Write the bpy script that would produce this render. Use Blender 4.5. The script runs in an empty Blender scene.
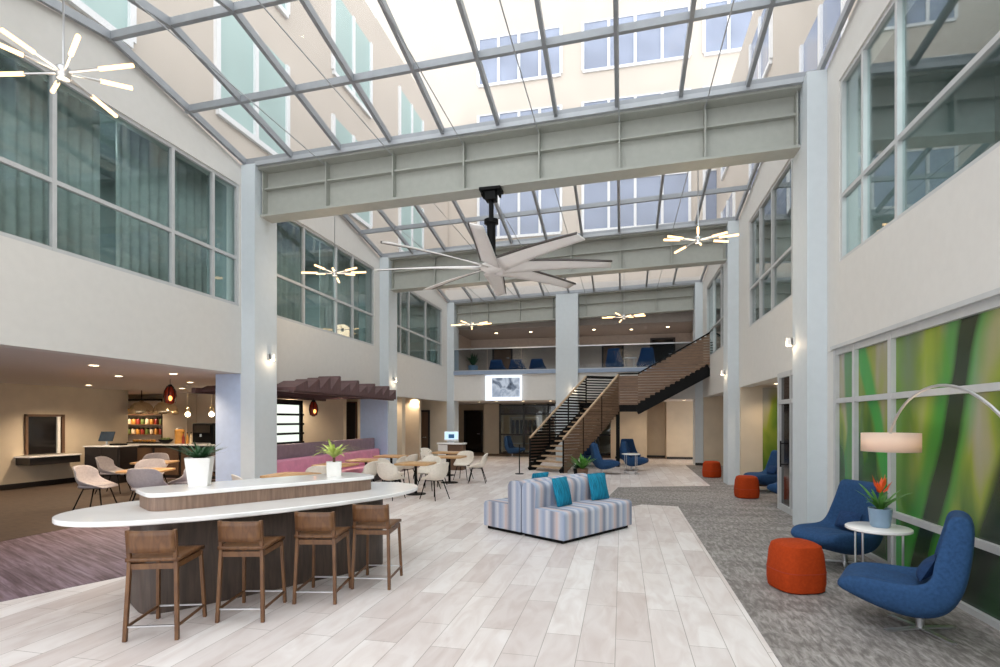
import bpy, math, random
from math import sin, cos, pi, radians as R
from mathutils import Vector, Matrix
random.seed(7)
scene = bpy.context.scene
C = scene.collection

# ------------------------------------------------------------------ materials
def lin(c):
    if isinstance(c, str):
        c = [int(c[i:i+2], 16)/255 for i in (0, 2, 4)]
    return tuple((x/12.92 if x <= .04045 else ((x+.055)/1.055)**2.4) for x in c) + (1,)

def new_mat(name):
    m = bpy.data.materials.new(name); m.use_nodes = True
    nt = m.node_tree
    for n in list(nt.nodes): nt.nodes.remove(n)
    out = nt.nodes.new('ShaderNodeOutputMaterial')
    return m, nt, out

def N(nt, t, **kw):
    n = nt.nodes.new(t)
    for k, v in kw.items():
        if k in n.inputs: n.inputs[k].default_value = v
        else: setattr(n, k, v)
    return n

def ramp(nt, stops, interp='LINEAR'):
    r = nt.nodes.new('ShaderNodeValToRGB'); e = r.color_ramp.elements
    r.color_ramp.interpolation = interp
    while len(e) < len(stops): e.new(.5)
    for i, (p, c) in enumerate(stops):
        e[i].position = p; e[i].color = lin(c)
    return r

def M(name, col, rough=.6, metal=0, var=.06, scale=8, bump=0, bscale=60, stretch=(1, 1, 1), spec=.5, coat=0):
    m, nt, out = new_mat(name)
    b = N(nt, 'ShaderNodeBsdfPrincipled', Roughness=rough, Metallic=metal)
    b.inputs['Specular IOR Level'].default_value = spec
    b.inputs['Coat Weight'].default_value = coat
    tc = N(nt, 'ShaderNodeTexCoord'); mp = N(nt, 'ShaderNodeMapping'); mp.inputs['Scale'].default_value = stretch
    nt.links.new(tc.outputs['Object'], mp.inputs[0])
    no = N(nt, 'ShaderNodeTexNoise', Scale=scale, Detail=4.0)
    nt.links.new(mp.outputs[0], no.inputs['Vector'])
    c = lin(col)
    lo = tuple(max(0, x*(1-var*2)) for x in c[:3]); hi = tuple(min(1, x*(1+var*2)) for x in c[:3])
    r = nt.nodes.new('ShaderNodeValToRGB')
    r.color_ramp.elements[0].position = .3; r.color_ramp.elements[1].position = .7
    r.color_ramp.elements[0].color = lo+(1,); r.color_ramp.elements[1].color = hi+(1,)
    nt.links.new(no.outputs['Fac'], r.inputs[0]); nt.links.new(r.outputs[0], b.inputs['Base Color'])
    if bump:
        n2 = N(nt, 'ShaderNodeTexNoise', Scale=bscale, Detail=3.0)
        nt.links.new(mp.outputs[0], n2.inputs['Vector'])
        bp = N(nt, 'ShaderNodeBump', Strength=bump, Distance=.01)
        nt.links.new(n2.outputs['Fac'], bp.inputs['Height']); nt.links.new(bp.outputs[0], b.inputs['Normal'])
    nt.links.new(b.outputs[0], out.inputs[0])
    return m

def emit(name, col, strength):
    m, nt, out = new_mat(name)
    e = N(nt, 'ShaderNodeEmission', Strength=strength); e.inputs[0].default_value = lin(col)
    nt.links.new(e.outputs[0], out.inputs[0]); return m

def glass(name, tint, refl=1.0, haze=0, hazecol='ffffff', ior=1.45):
    m, nt, out = new_mat(name)
    t = N(nt, 'ShaderNodeBsdfTransparent'); t.inputs[0].default_value = lin(tint)
    g = N(nt, 'ShaderNodeBsdfGlossy', Roughness=.01)
    lw = N(nt, 'ShaderNodeLayerWeight', Blend=.5)
    pw = N(nt, 'ShaderNodeMath', operation='POWER'); pw.inputs[1].default_value = 4.0
    nt.links.new(lw.outputs['Facing'], pw.inputs[0])
    mu = N(nt, 'ShaderNodeMath', operation='MULTIPLY_ADD'); mu.inputs[1].default_value = refl*.8; mu.inputs[2].default_value = refl*.05
    nt.links.new(pw.outputs[0], mu.inputs[0])
    base = t
    if haze:
        d = N(nt, 'ShaderNodeBsdfTranslucent'); d.inputs[0].default_value = lin(hazecol)
        mx0 = N(nt, 'ShaderNodeMixShader'); mx0.inputs[0].default_value = haze
        nt.links.new(t.outputs[0], mx0.inputs[1]); nt.links.new(d.outputs[0], mx0.inputs[2]); base = mx0
    mx = N(nt, 'ShaderNodeMixShader')
    nt.links.new(mu.outputs[0], mx.inputs[0]); nt.links.new(base.outputs[0], mx.inputs[1]); nt.links.new(g.outputs[0], mx.inputs[2])
    nt.links.new(mx.outputs[0], out.inputs[0]); return m

def wood(name, a, b, rough=.5, scale=3, stretch=(1, 1, 12)):
    m, nt, out = new_mat(name)
    bs = N(nt, 'ShaderNodeBsdfPrincipled', Roughness=rough)
    tc = N(nt, 'ShaderNodeTexCoord'); mp = N(nt, 'ShaderNodeMapping'); mp.inputs['Scale'].default_value = stretch
    nt.links.new(tc.outputs['Object'], mp.inputs[0])
    no = N(nt, 'ShaderNodeTexNoise', Scale=scale, Detail=6.0, Distortion=.6)
    nt.links.new(mp.outputs[0], no.inputs['Vector'])
    r = ramp(nt, [(.3, a), (.7, b)])
    nt.links.new(no.outputs['Fac'], r.inputs[0]); nt.links.new(r.outputs[0], bs.inputs['Base Color'])
    nt.links.new(bs.outputs[0], out.inputs[0]); return m

def tile_mat():
    m, nt, out = new_mat('plank_tile')
    b = N(nt, 'ShaderNodeBsdfPrincipled', Roughness=.34)
    tc = N(nt, 'ShaderNodeTexCoord'); mp = N(nt, 'ShaderNodeMapping'); mp.inputs['Rotation'].default_value = (0, 0, R(90))
    mp.inputs['Location'].default_value = (.3, .05, 0)
    nt.links.new(tc.outputs['Object'], mp.inputs[0])
    br = N(nt, 'ShaderNodeTexBrick', Scale=1.0)
    br.offset = .37; br.offset_frequency = 2
    br.inputs['Brick Width'].default_value = 1.22; br.inputs['Row Height'].default_value = .279
    br.inputs['Mortar Size'].default_value = .0028; br.inputs['Mortar Smooth'].default_value = .1; br.inputs['Bias'].default_value = -.1
    br.inputs['Color1'].default_value = lin('e9e4e2'); br.inputs['Color2'].default_value = lin('d2c8c5'); br.inputs['Mortar'].default_value = lin('a09891')
    nt.links.new(mp.outputs[0], br.inputs['Vector'])
    mp2 = N(nt, 'ShaderNodeMapping'); mp2.inputs['Scale'].default_value = (3.5, 1.0, 1); mp2.inputs['Rotation'].default_value = (0, 0, R(25))
    nt.links.new(tc.outputs['Object'], mp2.inputs[0])
    no = N(nt, 'ShaderNodeTexNoise', Scale=1.6, Detail=5.0, Distortion=1.2)
    nt.links.new(mp2.outputs[0], no.inputs['Vector'])
    r = ramp(nt, [(.3, 'e6dedb'), (.62, 'ffffff')])
    nt.links.new(no.outputs['Fac'], r.inputs[0])
    mx = N(nt, 'ShaderNodeMixRGB', blend_type='MULTIPLY'); mx.inputs[0].default_value = .75
    nt.links.new(br.outputs['Color'], mx.inputs[1]); nt.links.new(r.outputs[0], mx.inputs[2])
    nt.links.new(mx.outputs[0], b.inputs['Base Color'])
    bp = N(nt, 'ShaderNodeBump', Strength=.25, Distance=.004); bp.invert = True
    nt.links.new(br.outputs['Fac'], bp.inputs['Height']); nt.links.new(bp.outputs[0], b.inputs['Normal'])
    nt.links.new(b.outputs[0], out.inputs[0]); return m

def carpet_mat(name, stops, rot, stretch, scale=6, rough=.9, row=.25):
    m, nt, out = new_mat(name)
    b = N(nt, 'ShaderNodeBsdfPrincipled', Roughness=rough); b.inputs['Specular IOR Level'].default_value = .25
    tc = N(nt, 'ShaderNodeTexCoord'); mp = N(nt, 'ShaderNodeMapping'); mp.inputs['Rotation'].default_value = (0, 0, R(rot)); 
    mp3 = N(nt, 'ShaderNodeMapping'); mp3.inputs['Scale'].default_value = stretch
    nt.links.new(tc.outputs['Object'], mp.inputs[0]); nt.links.new(mp.outputs[0], mp3.inputs[0])
    no = N(nt, 'ShaderNodeTexNoise', Scale=scale, Detail=6.0, Roughness=.65, Distortion=.5)
    nt.links.new(mp3.outputs[0], no.inputs['Vector'])
    br = N(nt, 'ShaderNodeTexBrick', Scale=1.0); br.inputs['Brick Width'].default_value = row*4; br.inputs['Row Height'].default_value = row
    br.inputs['Mortar Size'].default_value = 0; br.inputs['Color1'].default_value = (.42, .42, .42, 1); br.inputs['Color2'].default_value = (.58, .58, .58, 1)
    nt.links.new(mp.outputs[0], br.inputs['Vector'])
    ad = N(nt, 'ShaderNodeMixRGB', blend_type='OVERLAY'); ad.inputs[0].default_value = .8
    nt.links.new(no.outputs['Fac'], ad.inputs[1]); nt.links.new(br.outputs['Color'], ad.inputs[2])
    r = ramp(nt, stops)
    nt.links.new(ad.outputs[0], r.inputs[0]); nt.links.new(r.outputs[0], b.inputs['Base Color'])
    nt.links.new(b.outputs[0], out.inputs[0]); return m

def mural_mat():
    """printed bamboo mural: blurred green stalks on a grey-green ground (object coords, y along the wall, z up)"""
    m, nt, out = new_mat('bamboo_mural')
    b = N(nt, 'ShaderNodeBsdfPrincipled', Roughness=.25)
    tc = N(nt, 'ShaderNodeTexCoord'); sp = N(nt, 'ShaderNodeSeparateXYZ')
    nt.links.new(tc.outputs['Object'], sp.inputs[0])
    mp = N(nt, 'ShaderNodeMapping'); mp.inputs['Scale'].default_value = (1, 1.2, .38); mp.inputs['Rotation'].default_value = (R(-12), 0, 0)
    nt.links.new(tc.outputs['Object'], mp.inputs[0])
    no = N(nt, 'ShaderNodeTexNoise', Scale=1.5, Detail=2.5, Distortion=.4)
    nt.links.new(mp.outputs[0], no.inputs['Vector'])
    r = ramp(nt, [(.26, '123a20'), (.38, '2f5f28'), (.47, '66802f'), (.55, '8a973c'), (.63, '98966f'), (.74, 'a29f94')])
    # ground: darker green lower, greyer up high (as printed)
    zz = N(nt, 'ShaderNodeMath', operation='MULTIPLY_ADD'); zz.inputs[1].default_value = .13; zz.inputs[2].default_value = -.17
    nt.links.new(sp.outputs['Z'], zz.inputs[0])
    a1 = N(nt, 'ShaderNodeMath', operation='ADD'); nt.links.new(no.outputs['Fac'], a1.inputs[0]); nt.links.new(zz.outputs[0], a1.inputs[1])
    nt.links.new(a1.outputs[0], r.inputs[0])
    cur = r.outputs[0]
    wob = N(nt, 'ShaderNodeTexNoise', Scale=1.1, Detail=1.0); nt.links.new(tc.outputs['Object'], wob.inputs['Vector'])
    # stalks: (y at z=0, dy/dz, half width, softness, colour)
    for y0, k, w, s, col, amt in [(6.9, .03, .04, .22, '8fae2e', .7), (6.3, -.02, .05, .25, '93ab38', .5), (7.0, -.1, .12, .35, '2c6a2c', .6),
                             (8.25, .0, .1, .1, '2f7a35', .85), (6.72, .42, .08, .12, '2f9a45', .85), 
                             (6.55, -.37, .20, .28, '3a8a34', .85), (6.50, -.37, .09, .13, '232b1d', .95), (5.68, -.5, .10, .16, '16221a', .9)]:
        k1 = N(nt, 'ShaderNodeMath', operation='MULTIPLY_ADD'); k1.inputs[1].default_value = k; k1.inputs[2].default_value = y0
        nt.links.new(sp.outputs['Z'], k1.inputs[0])
        wv = N(nt, 'ShaderNodeMath', operation='MULTIPLY_ADD'); wv.inputs[1].default_value = .35
        nt.links.new(wob.outputs['Fac'], wv.inputs[0]); nt.links.new(k1.outputs[0], wv.inputs[2])
        sb = N(nt, 'ShaderNodeMath', operation='SUBTRACT'); nt.links.new(sp.outputs['Y'], sb.inputs[0]); nt.links.new(wv.outputs[0], sb.inputs[1])
        ab = N(nt, 'ShaderNodeMath', operation='ABSOLUTE'); nt.links.new(sb.outputs[0], ab.inputs[0])
        mr = N(nt, 'ShaderNodeMapRange', interpolation_type='SMOOTHSTEP'); mr.inputs['From Min'].default_value = w; mr.inputs['From Max'].default_value = w+s
        mr.inputs['To Min'].default_value = amt; mr.inputs['To Max'].default_value = 0
        nt.links.new(ab.outputs[0], mr.inputs['Value'])
        mx = N(nt, 'ShaderNodeMixRGB'); mx.inputs[2].default_value = lin(col)
        nt.links.new(mr.outputs[0], mx.inputs[0]); nt.links.new(cur, mx.inputs[1]); cur = mx.outputs[0]
    nt.links.new(cur, b.inputs['Base Color']); nt.links.new(b.outputs[0], out.inputs[0]); return m

def stripe_mat(name, axis):
    m, nt, out = new_mat(name)
    b = N(nt, 'ShaderNodeBsdfPrincipled', Roughness=.85); b.inputs['Specular IOR Level'].default_value = .2
    tc = N(nt, 'ShaderNodeTexCoord'); sp = N(nt, 'ShaderNodeSeparateXYZ'); nt.links.new(tc.outputs['Object'], sp.inputs[0])
    mu = N(nt, 'ShaderNodeMath', operation='MULTIPLY'); mu.inputs[1].default_value = 2.7; nt.links.new(sp.outputs[axis], mu.inputs[0])
    fr = N(nt, 'ShaderNodeMath', operation='FRACT'); nt.links.new(mu.outputs[0], fr.inputs[0])
    r = ramp(nt, [(0, '98a3bc'), (.16, 'aab3c6'), (.27, 'c2bfc6'), (.36, 'c6b2ae'), (.44, 'b6afb6'), (.55, '8d919f'), (.64, '828a9f'), (.74, 'b0b7c6'), (.86, 'c9c8ce'), (1, '98a3bc')])
    nt.links.new(fr.outputs[0], r.inputs[0])
    no = N(nt, 'ShaderNodeTexNoise', Scale=160.0, Detail=2.0); nt.links.new(tc.outputs['Object'], no.inputs['Vector'])
    mx = N(nt, 'ShaderNodeMixRGB', blend_type='OVERLAY'); mx.inputs[0].default_value = .25
    nt.links.new(r.outputs[0], mx.inputs[1]); nt.links.new(no.outputs['Fac'], mx.inputs[2]); nt.links.new(mx.outputs[0], b.inputs['Base Color'])
    nt.links.new(b.outputs[0], out.inputs[0]); return m

def screen_mat(name, stops, strength, scale=2.2):
    m, nt, out = new_mat(name)
    tc = N(nt, 'ShaderNodeTexCoord'); no = N(nt, 'ShaderNodeTexNoise', Scale=scale, Detail=3.0, Distortion=.6); nt.links.new(tc.outputs['Object'], no.inputs['Vector'])
    r = ramp(nt, stops); nt.links.new(no.outputs['Fac'], r.inputs[0])
    e = N(nt, 'ShaderNodeEmission', Strength=strength); nt.links.new(r.outputs[0], e.inputs[0]); nt.links.new(e.outputs[0], out.inputs[0]); return m

m_wall = M('wall_paint', 'd3d1cd', .7, var=.01)
m_col = M('column_paint', 'c9d1d6', .6, var=.01)
m_daylit = M('pillar_daylight_tint', 'b9c9e4', .55, var=.02)  # blue daylight on the pillars put into their base colour
m_beige = M('beige_wallcovering', 'cdbfa9', .7, var=.03, scale=2)
m_ceil = M('ceiling_paint', 'cfc8c2', .8, var=.01)
m_beam = M('beam_paint', 'a6a8a1', .55, var=.02)
m_gutter = M('gutter_metal', 'a9adb2', .4, .2, var=.02)
m_dark = M('black_seal', '22262b', .5, var=.05)
m_rafter = M('rafter_metal', '93979c', .4, .25, var=.03)
m_frame = M('window_frame_paint', 'bbbdbe', .45, var=.02)
m_tile = tile_mat()
m_grey = carpet_mat('grey_vinyl_plank', [(.2, '524e4c'), (.44, '7a7572'), (.6, '9c9794'), (.8, 'bdb9b6')], 0, (6, 1.6, 1), 4.0, .55, .3)
m_purple = carpet_mat('plum_striped_carpet', [(.3, '4a3a3f'), (.45, '65535a'), (.55, '7c6a73'), (.75, '988893')], 24, (.5, 9, 1), 2.2, .6, .3)
m_brown = M('brown_carpet', '6c5a4c', .9, var=.12, scale=5)
m_white = M('white_quartz', 'ecebea', .22, var=.015, scale=4, coat=.2)
m_bardark = wood('bar_base_walnut', '3a2f2a', '52443c', .45, 5, (6, 6, .6))
m_barwood = wood('bar_walnut', '6a5448', '8d7463', .45, 5, (6, 6, .6))
m_stool = wood('stool_oak', '553620', '74502f', .45, 5, (4, 4, 1))
m_stair = wood('stair_slat_wood', '665040', '80644f', .5, 4, (1, 1, 6))
m_tread = wood('tread_oak', 'a88f74', 'c4ab8e', .5, 4, (2, 2, 2))
m_tabtop = wood('table_oak', 'b58a5a', 'd0a878', .4, 4, (1, 5, 1))
m_pergola = wood('pergola_walnut', '4a3638', '64494a', .55, 4, (1, 6, 1))
m_black = M('black_steel', '0c0c0d', .55, 0, var=.05, spec=.15)
m_blackcab = M('black_cabinet', '241f1e', .4, var=.08)
m_chrome = M('brushed_steel', 'c8c9cc', .28, .9, var=.03)
m_blue = M('blue_wool', '29476d', .9, var=.09, scale=40, bump=.25, bscale=220, spec=.2)
m_blue2 = M('navy_wool', '20395e', .9, var=.09, scale=40, spec=.2)
m_orange = M('orange_wool', 'a2390f', .85, var=.06, scale=40, bump=.15, bscale=220, spec=.2)
m_teal = M('teal_velvet', '0f7796', .75, var=.25, scale=6, stretch=(14, 1, 1), spec=.3)
m_cream = M('cream_upholstery', 'e2dace', .7, var=.03, scale=30)
m_greych = M('grey_upholstery', 'b0aaae', .8, var=.04, scale=30)
m_tan = M('tan_upholstery', 'a8947a', .8, var=.05, scale=30)
m_purpleb = M('plum_vinyl', '8c7885', .6, var=.05)
m_pink = M('pink_vinyl', 'd994b0', .55, var=.04)
m_shade = None
m_leaf = M('leaf_green', '4f8a35', .5, var=.25, scale=6)
m_leaf_y = M('leaf_lime', 'b9c76a', .5, var=.22, scale=6)
m_leaf_d = M('leaf_dark', '274d2c', .5, var=.25, scale=6)
m_flower = M('flower_orange', 'e05a1e', .5, var=.12, scale=9)
m_pot_w = M('white_ceramic', 'e6e4e1', .35, var=.02)
m_pot_b = M('blue_grey_ceramic', '7f97ad', .35, var=.06)
m_soil = M('soil', '3a2b20', .95, var=.2)
m_facade = M('tower_stucco', 'c8bdb2', .8, var=.03, scale=.6)
m_facwin = M('tower_window_glass', '8c95ab', .12, var=.1, scale=.7)
m_facfr = M('tower_window_frame', 'e6e6e8', .5, var=.01)
m_tealfac = M('tower_teal_panel', 'a6bfbc', .4, var=.04, scale=.6)
m_sky_glass = glass('skylight_glass', 'f8faf9', .15, .03)
m_win_glass = glass('window_glass', 'e2ecec', 1.3)
m_rail_glass = glass('railing_glass', 'd6dfe6', .15)
m_clear = glass('clear_glass', 'e8eeee', 1.0)
m_curtain = M('sheer_curtain', 'd8d9d6', .9, var=.05)
m_room = M('guest_room_wall', '788484', .9, var=.05)
m_fanw = M('fan_blade_white', 'efecea', .4, var=.01)
m_fand = M('fan_blade_edge', '4a4340', .45, var=.04)
m_gold = M('brass_dome', 'dcc7a4', .22, .9, var=.04)
m_dimwood = wood('door_wood', '5c4433', '6f5440', .5, 4, (1, 1, .4))
m_darkglass = M('dark_glass', '1d1a19', .12, var=.1)
m_amber = M('amber_glass', '8a2a18', .2, var=.1)
m_jar = [M('jar_red', '8a2f22', .4), M('jar_amber', 'c08a3e', .4), M('jar_cream', 'd8c6a8', .4), M('jar_green', '5d6b35', .4)]
m_mural = mural_mat()
m_strx = stripe_mat('striped_fabric', 'X'); m_stry = stripe_mat('striped_fabric_end', 'Y')
m_tube = emit('warm_led_tube', 'ffd29a', 3.2)
m_down = emit('downlight_lens', 'ffe2b8', 14)
m_bulb = emit('amber_bulb', 'ff9a4a', 6)
m_screen = screen_mat('screen_image', [(.3, '20242c'), (.42, '6c7686'), (.5, 'b9c2cf'), (.6, '8f9aac'), (.75, 'dfe6f0')], 1.0, 1.7)
m_scrw = emit('screen_border', 'eaf2ff', 1.3)
m_monitor = emit('monitor_screen', 'bcd8ee', 1.3)
m_monblue = emit('monitor_picture', '3c6690', .8)
m_backlit = emit('backlit_panel', 'e8f2e6', 1.2)

def shade_mat():
    m, nt, out = new_mat('lamp_shade_fabric')
    d = N(nt, 'ShaderNodeBsdfTranslucent'); d.inputs[0].default_value = lin('f0dfd2')
    d2 = N(nt, 'ShaderNodeBsdfDiffuse'); d2.inputs[0].default_value = lin('efe2d8')
    mx = N(nt, 'ShaderNodeMixShader'); mx.inputs[0].default_value = .5
    nt.links.new(d.outputs[0], mx.inputs[1]); nt.links.new(d2.outputs[0], mx.inputs[2])
    nt.links.new(mx.outputs[0], out.inputs[0]); return m
m_shade = shade_mat()

# ------------------------------------------------------------------ mesh builder
class MB:
    def __init__(s): s.v = []; s.f = []; s.mi = []
    def add(s, vs, fs, mi=0):
        o = len(s.v); s.v += [tuple(v) for v in vs]
        for f in fs: s.f.append(tuple(i+o for i in f)); s.mi.append(mi)
        return s
    def box(s, x0, x1, y0, y1, z0, z1, mi=0):
        return s.add([(x0,y0,z0),(x1,y0,z0),(x1,y1,z0),(x0,y1,z0),(x0,y0,z1),(x1,y0,z1),(x1,y1,z1),(x0,y1,z1)],
                     [(0,3,2,1),(4,5,6,7),(0,1,5,4),(1,2,6,5),(2,3,7,6),(3,0,4,7)], mi)
    def prism(s, poly, z0, z1, mi=0):
        n = len(poly)
        a = sum(poly[i][0]*poly[(i+1)%n][1]-poly[(i+1)%n][0]*poly[i][1] for i in range(n))
        if a < 0: poly = poly[::-1]
        vs = [(x,y,z0) for x,y in poly]+[(x,y,z1) for x,y in poly]
        return s.add(vs, [tuple(range(n-1,-1,-1)), tuple(range(n,2*n))]+[(i,(i+1)%n,n+(i+1)%n,n+i) for i in range(n)], mi)
    def prism_x(s, poly, x0, x1, mi=0):      # poly in (y,z)
        n = len(poly)
        a = sum(poly[i][0]*poly[(i+1)%n][1]-poly[(i+1)%n][0]*poly[i][1] for i in range(n))
        if a < 0: poly = poly[::-1]
        vs = [(x0,y,z) for y,z in poly]+[(x1,y,z) for y,z in poly]
        return s.add(vs, [tuple(range(n-1,-1,-1)), tuple(range(n,2*n))]+[(i,(i+1)%n,n+(i+1)%n,n+i) for i in range(n)], mi)
    def bar(s, p, q, w, h=None, up=(0,0,1), mi=0):   # rectangular bar p->q, width w, height h
        h = h or w; p = Vector(p); q = Vector(q); d = (q-p).normalized(); u = Vector(up)
        if abs(d.dot(u)) > .99: u = Vector((0,1,0))
        sd = d.cross(u).normalized(); u2 = sd.cross(d)
        vs = []
        for c in (p, q):
            for a, b in ((-1,-1),(1,-1),(1,1),(-1,1)): vs.append(c+sd*(a*w/2)+u2*(b*h/2))
        return s.add(vs, [(0,1,2,3),(7,6,5,4),(0,4,5,1),(1,5,6,2),(2,6,7,3),(3,7,4,0)], mi)
    def cyl(s, p, q, r0, r1=None, n=12, mi=0, caps=True):
        r1 = r0 if r1 is None else r1; p = Vector(p); q = Vector(q); d = (q-p).normalized()
        u = Vector((0,0,1)) if abs(d.z) < .9 else Vector((1,0,0))
        a = d.cross(u).normalized(); b = d.cross(a)
        vs = [c+(a*cos(2*pi*i/n)+b*sin(2*pi*i/n))*r for c, r in ((p,r0),(q,r1)) for i in range(n)]
        fs = [(i,(i+1)%n,n+(i+1)%n,n+i) for i in range(n)]
        if caps: fs += [tuple(range(n-1,-1,-1)), tuple(range(n,2*n))]
        return s.add(vs, fs, mi)
    def lathe(s, prof, n=24, c=(0,0,0), mi=0, sq=None, closed=True):    # prof (r,z); sq superellipse exponent
        vs = []
        for r, z in prof:
            for i in range(n):
                t = 2*pi*i/n; x, y = cos(t), sin(t)
                if sq:
                    k = (abs(x)**sq+abs(y)**sq)**(-1/sq); x *= k; y *= k
                vs.append((c[0]+r*x, c[1]+r*y, c[2]+z))
        fs = [(j*n+i, j*n+(i+1)%n, (j+1)*n+(i+1)%n, (j+1)*n+i) for j in range(len(prof)-1) for i in range(n)]
        if closed:
            fs += [tuple(range(n-1,-1,-1)), tuple((len(prof)-1)*n+i for i in range(n))]
        return s.add(vs, fs, mi)
    def tube(s, path, r, n=8, mi=0):
        pts = [Vector(p) for p in path]; vs = []; prev = None
        for i, p in enumerate(pts):
            d = (pts[min(i+1,len(pts)-1)]-pts[max(i-1,0)]).normalized()
            u = prev if prev is not None else (Vector((0,0,1)) if abs(d.z) < .9 else Vector((1,0,0)))
            a = (u-d*u.dot(d)).normalized(); prev = a; b = d.cross(a)
            vs += [p+(a*cos(2*pi*k/n)+b*sin(2*pi*k/n))*r for k in range(n)]
        m = len(pts)
        fs = [(j*n+i, j*n+(i+1)%n, (j+1)*n+(i+1)%n, (j+1)*n+i) for j in range(m-1) for i in range(n)]
        fs += [tuple(range(n-1,-1,-1)), tuple((m-1)*n+i for i in range(n))]
        return s.add(vs, fs, mi)
    def grid(s, fn, nu, nv, mi=0):
        vs = [fn(i/nu, j/nv) for i in range(nu+1) for j in range(nv+1)]
        return s.add(vs, [(i*(nv+1)+j, (i+1)*(nv+1)+j, (i+1)*(nv+1)+j+1, i*(nv+1)+j+1) for i in range(nu) for j in range(nv)], mi)
    def ball(s, c, r, n=12, sz=1, mi=0):
        return s.lathe([(max(r*sin(pi*k/8),.0005), -r*sz*cos(pi*k/8)) for k in range(9)], n, c, mi)
    def build(s, name, mat, parent=None, smooth=True, bevel=0, sub=0, solid=0, kind=None, loc=None, off=0):
        me = bpy.data.meshes.new(name); me.from_pydata(s.v, [], s.f)
        for m in (mat if isinstance(mat, (list, tuple)) else [mat]): me.materials.append(m)
        for p, i in zip(me.polygons, s.mi): p.material_index = i
        me.update()
        if smooth:
            me.shade_smooth()
            if not sub: me.set_sharp_from_angle(angle=.7)
        o = bpy.data.objects.new(name, me); C.objects.link(o)
        if parent: o.parent = parent
        if loc: o.location = loc
        if solid:
            md = o.modifiers.new('thick', 'SOLIDIFY'); md.thickness = solid; md.offset = off
        if bevel:
            md = o.modifiers.new('edge', 'BEVEL'); md.width = bevel; md.segments = 2; md.limit_method = 'ANGLE'
        if sub:
            md = o.modifiers.new('smooth', 'SUBSURF'); md.levels = sub; md.render_levels = sub
        if kind: o['kind'] = kind
        return o

def thing(name, label, cat, loc=(0,0,0), rz=0, group=None, kind=None):
    o = bpy.data.objects.new(name, None); C.objects.link(o); o.empty_display_size = .1
    o.location = loc; o.rotation_euler = (0,0,rz)
    if label: o['label'] = label
    if cat: o['category'] = cat
    if group: o['group'] = group
    if kind: o['kind'] = kind
    return o

def tag(o, label, cat, group=None):
    o['label'] = label; o['category'] = cat
    if group: o['group'] = group
    return o

def dup(root, loc, rz=0, label=None, group=None, scale=None):
    def cp(o, parent):
        c = o.copy(); C.objects.link(c)
        if parent: c.parent = parent
        for ch in list(kids[o.name]): cp(ch, c)
        return c
    kids = {}
    def walk(o):
        kids[o.name] = [x for x in o.children]
        for x in kids[o.name]: walk(x)
    walk(root)
    c = cp(root, None); c.location = loc; c.rotation_euler = (0,0,rz)
    if scale: c.scale = scale
    if label: c['label'] = label
    if group: c['group'] = group
    return c

def struct(mb, name, mat, parent=None, **kw): return mb.build(name, mat, parent, kind=None if parent else 'structure', **kw)
def box(*a): return MB().box(*a)

# ------------------------------------------------------------------ camera
a = math.atan(122/540)
cam = bpy.data.objects.new('camera', bpy.data.cameras.new('camera')); C.objects.link(cam)
cam.location = (0, 0, 1.75); cam.rotation_euler = (R(90), 0, a)
cam.data.sensor_width = 36; cam.data.lens = 19.44; cam.data.shift_y = .0865; cam.data.clip_start = .05; cam.data.clip_end = 300
scene.camera = cam

# ------------------------------------------------------------------ room shell
XL, XR = -7.35, 3.06           # wall planes
CL, CR = -7.05, 2.78           # column faces
Y0, YB = -2.5, 22.2            # near end, balcony front
SL = .030                     # roof rises to the right
def roof_z(x): return SL*(x-XL)
COLY = [(2.9, 3.65), (9.3, 10.0), (15.55, 16.2), (22.2, 22.9)]
EAVE, RIDGE = 6.80, 7.36
bays = [(3.65, 9.3), (10.0, 15.55), (16.2, 22.2)]

struct(box(-22, 8, Y0, 30, -.2, 0), 'floor', m_tile)
struct(MB().prism([(1.11,Y0),(1.11,11.46),(.4,11.57),(-.04,10.9),(-.3,12.6),(-.1,14.35),(2.29,15.2),(2.4,22),(5.2,22),(5.2,Y0)], 0, .004), 'floor_vinyl_strip', m_grey)
struct(MB().prism([(-21.5,Y0),(-8.6,Y0),(-5.83,4.0),(-5.42,5.0),(-5.2,6.3),(-6.6,8.7),(-7.3,9.4),(-7.3,22),(-21.5,22)], 0, .004), 'floor_dining_carpet', m_purple)
struct(box(-9, 8, 25.4, 29.9, 0, .004), 'floor_corridor_carpet', m_brown)

def gable(y0, y1, zb, x):
    """wall outline (y,z) from zb up to the gabled roof line of one bay"""
    e = roof_z(x); ym = (y0+y1)/2
    return [(y0, zb), (y1, zb), (y1, EAVE-.02+e), (ym, RIDGE-.02+e), (y0, EAVE-.02+e)]

def window_set(n, x0, sgn, y0, y1, zs, zm, zh, mulls, wide=.07):
    """curtain-wall window in a wall hole, x0 = inner wall plane, sgn points into the room"""
    w = thing('window_%d' % n, None, None, kind='structure')
    xa, xb = sorted((x0-.10*sgn, x0-.02*sgn)); f = MB()
    t = .029
    for y in [y0+t]+list(mulls)+[y1-t]:
        f.box(xa, xb, y-t, y+t, zs, zh)
    for z in (zs+t, zm, zh-t): f.box(xa+.004, xb-.004, y0, y1, z-t, z+t)
    f.build('window_frame', m_frame, w)
    xm = (xa+xb)/2-.015*sgn
    box(xm-.006, xm+.006, y0+.02, y1-.02, zs+.02, zh-.02).build('window_glass', m_win_glass, w)
    return w

def curtain(x, y0, y1, z0, z1, label):
    m = MB(); n = int((y1-y0)/.035)
    m.grid(lambda u, v: (x+.035*sin(u*(y1-y0)*34+1.2*sin(u*(y1-y0)*3)), y0+u*(y1-y0), z0+v*(z1-z0)), n, 1)
    return tag(m.build('curtain', m_curtain, solid=.006), label, 'curtain')

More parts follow.
